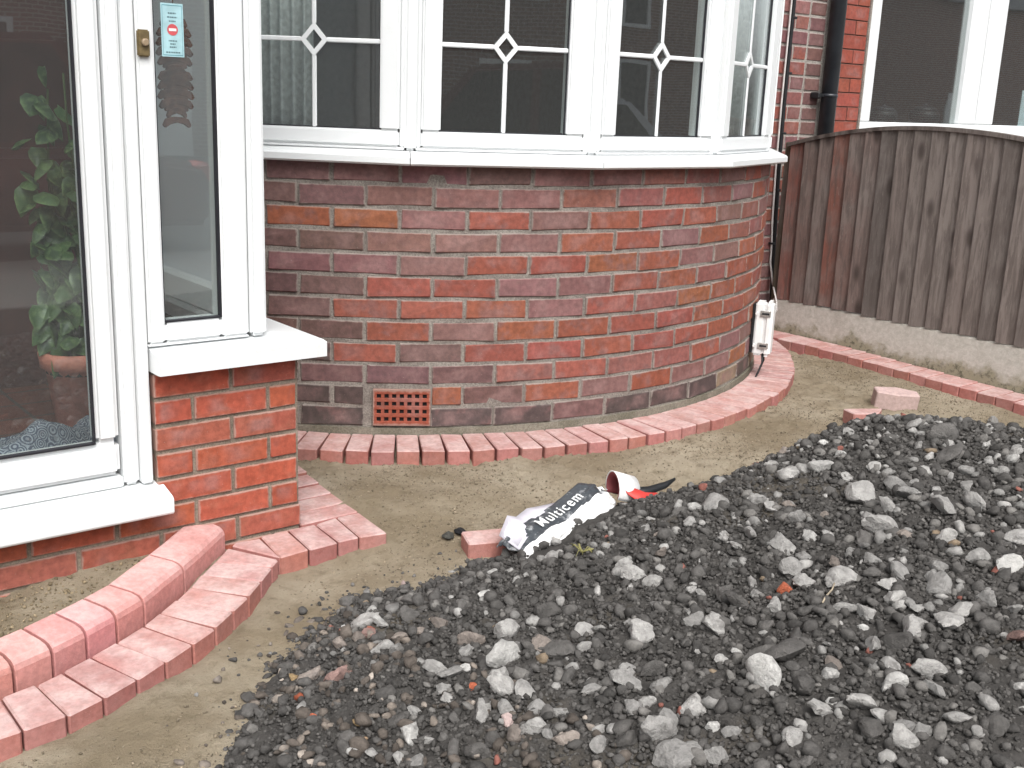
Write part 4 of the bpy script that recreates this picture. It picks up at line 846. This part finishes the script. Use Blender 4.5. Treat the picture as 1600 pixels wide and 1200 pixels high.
scatter('bed_crumbs', 2600, I1, 8, lambda N, P: np.clip(rng.lognormal(math.log(.0055), .4, N), .002, .014), lambda N, P: np.array([.25,.20,.13])*rng.uniform(.5,1.4,(N,1)), (-.2, 1.05, 2.2, 2.62, bed_area), sand_z, 'rubble', None, 6); tag(bpy.data.objects['bed_crumbs'], 'crumbly sand in the strip between porch wall and raised kerb', 'grit')

# ================================================================== LOOSE THINGS ON THE SAND
def chunk(name, label, cat, pts, h, loc, rz, col, group=None, tilt=(0,0)):
    m = MB(); m.prism(pts, 0, h, 'z', .004); o = m.build(name, 'block', None, loc=loc, rot=(tilt[0], tilt[1], rz), color=col); tag(o, label, cat, group); return o
zs = lambda x, y: float(sand_z(x, y))
chunk('broken_block', 'grey pink broken block half lying on the sand nearer the fence', 'paving block', [(-.10,-.035),(-.02,-.06),(.085,-.045),(.10,.02),(.02,.06),(-.085,.04)], .074, (4.12, 2.54, zs(4.12,2.54)-.006), R_(-33), (.42,.31,.285), tilt=(.06,.08))
chunk('broken_block', 'wedge shaped red block offcut lying at the back edge of the rubble heap', 'paving block', [(-.085,-.04),(.02,-.05),(.10,.035),(-.075,.045)], .058, (3.75, 2.425, zs(3.75,2.425)-.004), R_(-20), (.36,.15,.125), tilt=(-.05,.03))
chunk('paving_block', 'loose red block lying on the sand partly under the cement bag', 'paving block', [(-.093,-.044),(.093,-.044),(.093,.044),(-.093,.044)], .056, (1.80, 2.265, zs(1.80,2.265)-.006), R_(-22), (.36,.13,.10), tilt=(.02,-.01))
chunk('broken_block', 'small red brick scrap on the heap edge behind the bag flap', 'brick scrap', [(-.03,-.02),(.03,-.025),(.035,.012),(-.01,.026)], .03, (2.36, 2.17, max(float(heap_z(2.36,2.17)), zs(2.36,2.17))), R_(-15), (.36,.16,.13), tilt=(.3,-.2))
for x, y, d, lab, tn in ((1.728, 2.40, .045, 'flat dark grey pebble on the sand between pillar and bag', (.075,.074,.066)), (1.775, 2.395, .050, 'small black lump on the sand beside the flat grey pebble', (.022,.022,.024))):
    o = obj('pebble', rocks3[3 if d > .046 else 5], None, (x, y, zs(x, y)+.008), (.1,.1,1.0), tn, (d, d*.8, d*.6)); tag(o, lab, 'stone')
# cement bag
bag = thing('cement_bag', 'crumpled black and white paper cement bag at the edge of the rubble', 'bag', (1.90, 2.17, 0))
A_, B_ = Vector((1.760, 2.065)), Vector((2.150, 2.160))          # front lower edge, left to right
ud = (B_-A_).normalized(); vd = Vector((-ud.y, ud.x)); LB = (B_-A_).length
SP = [(0.0,.0), (.006,.018), (.018,.036), (.030,.046), (.060,.056), (.085,.060), (.105,.061), (.122,.040)]      # section: steep white lower face, sloping black upper face
SA = [0]
for p, q in zip(SP, SP[1:]): SA.append(SA[-1]+math.hypot(q[0]-p[0], q[1]-p[1]))
def bag_pt(u, v, lift=0.0):
    s_ = v*SA[-1]; i = min(max(sum(1 for a in SA if a <= s_)-1, 0), len(SP)-2); k = (s_-SA[i])/(SA[i+1]-SA[i])
    d = SP[i][0]+(SP[i+1][0]-SP[i][0])*k; z = SP[i][1]+(SP[i+1][1]-SP[i][1])*k
    tx, tz = SP[i+1][0]-SP[i][0], SP[i+1][1]-SP[i][1]; l = math.hypot(tx, tz); nx_, nz_ = -tz/l, tx/l
    flat = min(1.0, max(0.0, (abs(u-.54)-.27)/.10)) if v > .44 else 1.0
    wr = .011*flat*float(fbm(np.array(u*2.2), np.array(v*1.6), 3.2, 3, 91))*2 + .006*(.25+.75*flat)*float(fbm(np.array(u*6), np.array(v*4), 3.2, 2, 95))*2
    endk = 1-.30*max(0, (u-.85)/.15)**1.5-.15*max(0, (.10-u)/.10)**2
    d = d*(.85+.15*endk)+nx_*(wr+lift); z = z*endk+nz_*(wr+lift)
    p = A_+ud*(u*LB)+vd*d; base = max(float(sand_z(p.x, p.y)), float(heap_z(p.x, p.y))*.9 if u > .35 else -1)-.004
    g0 = -.018+.072*u
    return Vector((p.x, p.y, max(g0, -1)+z+.004*math.sin(9*u)))-Vector(bag.location)
def bag_sheet(name, u0, u1, v0, v1, mat, nu=90, nv=30, lift=0, thick=.003, edge=None, parent=None):
    vs = []; fs = []; nn = (nu+1)*(nv+1)
    for s_ in (0, 1):
        for j in range(nv+1):
            for i in range(nu+1):
                u = u0+(u1-u0)*i/nu; v = v0+(v1-v0)*j/nv
                if edge: u, v = edge(u, v, i/nu, j/nv)
                vs.append(bag_pt(u, v, lift-s_*thick))
    for j in range(nv):
        for i in range(nu): k = j*(nu+1)+i; fs += [(k, k+1, k+nu+2, k+nu+1), (k+nn, k+nu+1+nn, k+nu+2+nn, k+1+nn)]
    for i in range(nu): fs += [(i+1, i, i+nn, i+1+nn), (nv*(nu+1)+i, nv*(nu+1)+i+1, nv*(nu+1)+i+1+nn, nv*(nu+1)+i+nn)]
    for j in range(nv): k = j*(nu+1); fs += [(k, k+nu+1, k+nu+1+nn, k+nn), (k+2*nu+1, k+nu, k+nu+nn, k+2*nu+1+nn)]
    return obj(name, mesh(name, vs, fs, mat, True), parent or bag)
def bagmat(name, c1, c2, th, sc=14):
    b = NB(name); n = b.noise(sc, 5, .7); n2 = b.noise(60, 4, .7); col = b.mix(b.ramp(b.math('ADD', n, b.math('MULTIPLY', b.math('SUBTRACT', n2, .5), .4)), *th), c1, c2)
    return b.done(col, .42, b.bump(n, .006), .45)
M['bag_black'] = bagmat('black bag print', (.045,.052,.060), (.36,.37,.38), (.50, .66)); M['bag_white'] = bagmat('white bag print', (.82,.82,.81), (.52,.52,.51), (.62, .80))
M['bag_pale'] = plain('pale inner paper', (.62,.60,.66), .6, .3, 20, .1); M['bag_red'] = plain('red bag print', (.62,.055,.045), .5, .4, 25, .2); M['bag_text'] = plain('white lettering', (.78,.79,.79), .5)
bag_sheet('white_panel', 0, 1, 0, .40, 'bag_white', edge=lambda u, v, a, c_: (u, v+.012*math.sin(u*23)*(c_ > .9)))
bp = bag_sheet('black_panel', 0, 1, .40, 1.0, 'bag_black', edge=lambda u, v, a, c_: (u, v+.012*math.sin(u*23)*(c_ < .1)))
def text_on_bag(body, u0, v0, size, name, shear=0.0, vsl=0.0):
    cu = bpy.data.curves.new(name, 'FONT'); cu.body = body; cu.size = size; cu.resolution_u = 3; cu.offset = .0005; cu.space_character = 1.18; to = bpy.data.objects.new(name, cu); COL.objects.link(to)
    dg = bpy.context.evaluated_depsgraph_get(); me = bpy.data.meshes.new_from_object(to.evaluated_get(dg)); bpy.data.objects.remove(to); bpy.data.curves.remove(cu)
    bm_ = bmesh.new(); bm_.from_mesh(me); bmesh.ops.triangulate(bm_, faces=bm_.faces)
    bmesh.ops.subdivide_edges(bm_, edges=[e for e in bm_.edges if e.calc_length() > .010], cuts=2)
    for v in bm_.verts: v.co = bag_pt(u0+v.co.x/LB, v0+v.co.y/SA[-1]+vsl*v.co.x, .0052)
    bm_.to_mesh(me); bm_.free(); me.materials.append(M['bag_text']); return obj(name, me, bag)
text_on_bag('Multicem', .27, .50, .045, 'lettering'); text_on_bag('MS', .93, .44, .030, 'lettering')
# pale torn flap standing up at the left, the curled torn top with its red inside, and the black strip
def ribbon(name, pts_a, pts_b, mat, parent, thick=.003):
    n = len(pts_a); vs = []; fs = []
    for i in range(n):
        a_, b_ = Vector(pts_a[i]), Vector(pts_b[i]); t_ = (Vector(pts_a[min(i+1,n-1)])-Vector(pts_a[max(i-1,0)])).cross(b_-a_).normalized()*thick
        vs += [a_, b_, b_+t_, a_+t_]
    for i in range(n-1):
        o_ = 4*i
        for k in range(4): fs.append((o_+k, o_+(k+1)%4, o_+4+(k+1)%4, o_+4+k))
    fs += [(3,2,1,0), (4*n-4, 4*n-3, 4*n-2, 4*n-1)]
    me = mesh(name, vs, fs, mat, True); return obj(name, me, parent)
bl = Vector(bag.location)
def W3(x, y, z): return Vector((x, y, z))-bl
ribbon('torn_flap', [W3(1.748,2.105,.030), W3(1.785,2.125,.045), W3(1.83,2.15,.052), W3(1.87,2.175,.060), W3(1.93,2.195,.066), W3(1.98,2.21,.070)], [W3(1.750,2.195,.040), W3(1.79,2.215,.082), W3(1.83,2.225,.066), W3(1.875,2.235,.078), W3(1.935,2.245,.070), W3(1.985,2.235,.074)], 'bag_pale', bag)
ca, cb_ = [], []; Cc = W3(2.150, 2.182, .106); off = Vector((.080, -.005, -.030))
for i in range(17):
    a_ = R_(-35+15.5*i); ca.append(Cc+Vector((.012*math.cos(a_), .040*math.cos(a_), .046*math.sin(a_)))); cb_.append(ca[-1]+off)
ribbon('curled_flap', ca, cb_, 'bag_white', bag)
ribbon('curled_flap_lining', [Cc+(p-Cc)*.90 for p in ca], [Cc+off+(p-Cc-off)*.90 for p in cb_], plain('maroon lining', (.24,.055,.06), .6), bag)
ribbon('red_strip', [W3(2.145,2.150,.125), W3(2.165,2.135,.095), W3(2.175,2.110,.083), W3(2.210,2.098,.070), W3(2.255,2.095,.066)], [W3(2.175,2.165,.125), W3(2.193,2.150,.105), W3(2.200,2.135,.103), W3(2.222,2.122,.093), W3(2.263,2.115,.086)], 'bag_red', bag)
ribbon('black_strip', [W3(2.185,2.135,.092), W3(2.250,2.125,.082), W3(2.320,2.13,.086), W3(2.375,2.150,.094)], [W3(2.190,2.150,.106), W3(2.253,2.145,.098), W3(2.323,2.145,.099), W3(2.377,2.155,.100)], 'black', bag)
# dry grass wisp and twig on the heap
def on_heap(x, y, dz=.0): return Vector((x, y, float(heap_z(x, y))+dz))
m = MB()
for k in range(16):
    p = on_heap(1.80, 1.92, .004); a_ = random.uniform(0, 6.28); l = random.uniform(.02, .05); m.tube([p, p+Vector((math.cos(a_)*l*.6, math.sin(a_)*l*.6, .014)), p+Vector((math.cos(a_)*l, math.sin(a_)*l, random.uniform(0,.018)))], [.0012,.001,.0004], 5)
tag(m.build('dry_grass', plain('dry grass', (.26,.24,.09), .8)), 'small tuft of dry yellow grass on the dark soil below the bag', 'grass tuft')
p = [on_heap(x, y, .016) for x, y in ((1.77,1.19),(1.80,1.205),(1.83,1.212),(1.855,1.225))]
tag(MB().tube(p, .0018, 6).build('twig', plain('pale twig', (.36,.30,.22), .8)), 'thin pale bent twig lying on the rubble', 'twig')

# ================================================================== THE STREET BEHIND THE CAMERA (seen in the window glass)
def car(label, loc, rz, paint, h=1.0):
    t = thing('parked_car', label, 'car', loc, rz, 'cars parked in the street')
    pm = plain('car paint', paint, .3, .5, 3, .05); b = MB()
    body = [(-2.1,.28),(-2.12,.62),(-2.0,.84),(-1.1,.90),(1.15,.92),(2.0,.80),(2.15,.55),(2.1,.28)]
    b.prism(body, -.84, .84, 'y', .07, 3).build('body', pm, t)
    cab = [(-1.15,.90),(-.45,1.42*h),(.95,1.46*h),(1.75,.94),(1.0,.905)]
    cb = MB(); cb.prism(cab, -.68, .68, 'y', .06, 2); cb.build('cabin', pm, t)
    MB().prism([(-.98,.95),(-.42,1.36*h),(.10,1.38*h),(.10,.95)], -.688, .688, 'y').prism([(.18,.95),(.18,1.38*h),(.88,1.39*h),(1.40,.97)], -.688, .688, 'y').build('window', 'black', t)
    for x in (-1.35, 1.3):
        for s_ in (-1, 1):
            wm = MB().lathe([(.31,-.1),(.32,-.06),(.32,.06),(.31,.1)], 20).me('wheel', 'black'); wm.transform(Matrix.Rotation(R_(90), 4, 'X')); w_ = obj('wheel', wm, t, (x, s_*.76, .32))
            rm2 = MB().lathe([(.19,-.108),(.2,.108)], 16).me('rim', 'metal'); rm2.transform(Matrix.Rotation(R_(90), 4, 'X')); obj('rim', rm2, w_)
    for s_ in (-1, 1):
        MB().box(2.0, 2.13, s_*.62-.14, s_*.62+.14, .62, .80, .03).build('tail_light', 'bag_red', t); MB().box(-2.14, -2.0, s_*.6-.16, s_*.6+.16, .58, .74, .03).build('headlight', 'metal', t)
    return t
car('dark red van like car parked in the road behind the garden', (1.9, -4.6, -.26), 0, (.115,.018,.018), 1.22)
car('silver car parked further along the road to the right', (8.6, -4.9, -.26), 0, (.52,.54,.57), 1.0)
for k, x in enumerate((-9, -1.2, 6.6, 14.4, 22.2, 30.0, 37.8, 45.6)):
    t = thing('terraced_house', ['brick terraced house opposite at the left end of the row', 'brick terraced house opposite, second in the row', 'brick terraced house opposite in the middle of the row', 'brick terraced house opposite, fourth in the row', 'brick terraced house opposite, fifth in the row', 'brick terraced house opposite, sixth in the row', 'brick terraced house opposite, seventh in the row', 'brick terraced house opposite at the right end of the row'][k], 'house', (x, -16, -.2), 0, 'houses across the street')
    MB().box(-3.85, 3.85, -6, 0, 0, 5.4).build('wall', 'far_brick', t); MB().prism([(-6.4,5.3),(.35,5.3),(-3,7.8)], -3.88, 3.88, 'x').build('roof', 'pipe', t)
    for wx, wz, ww, wh in () if k >= 5 else ((-1.9,.9,2.2,1.5),(-1.9,3.2,2.0,1.3),(1.9,3.2,1.6,1.3)):
        f_ = MB().box(wx-ww/2, wx+ww/2, .002, .06, wz, wz+.09).box(wx-ww/2, wx+ww/2, .002, .06, wz+wh-.09, wz+wh).box(wx-ww/2, wx-ww/2+.09, .002, .061, wz, wz+wh).box(wx+ww/2-.09, wx+ww/2, .002, .061, wz, wz+wh).box(wx-.05, wx+.05, .002, .061, wz, wz+wh).build('window', 'upvc', t)
        MB().box(wx-ww/2+.08, wx+ww/2-.08, .003, .02, wz+.08, wz+wh-.08).build('pane', 'pipe', f_)
    MB().box(1.4, 2.4, .002, .06, .0, 2.1, .01).build('door', 'meter_white', t)
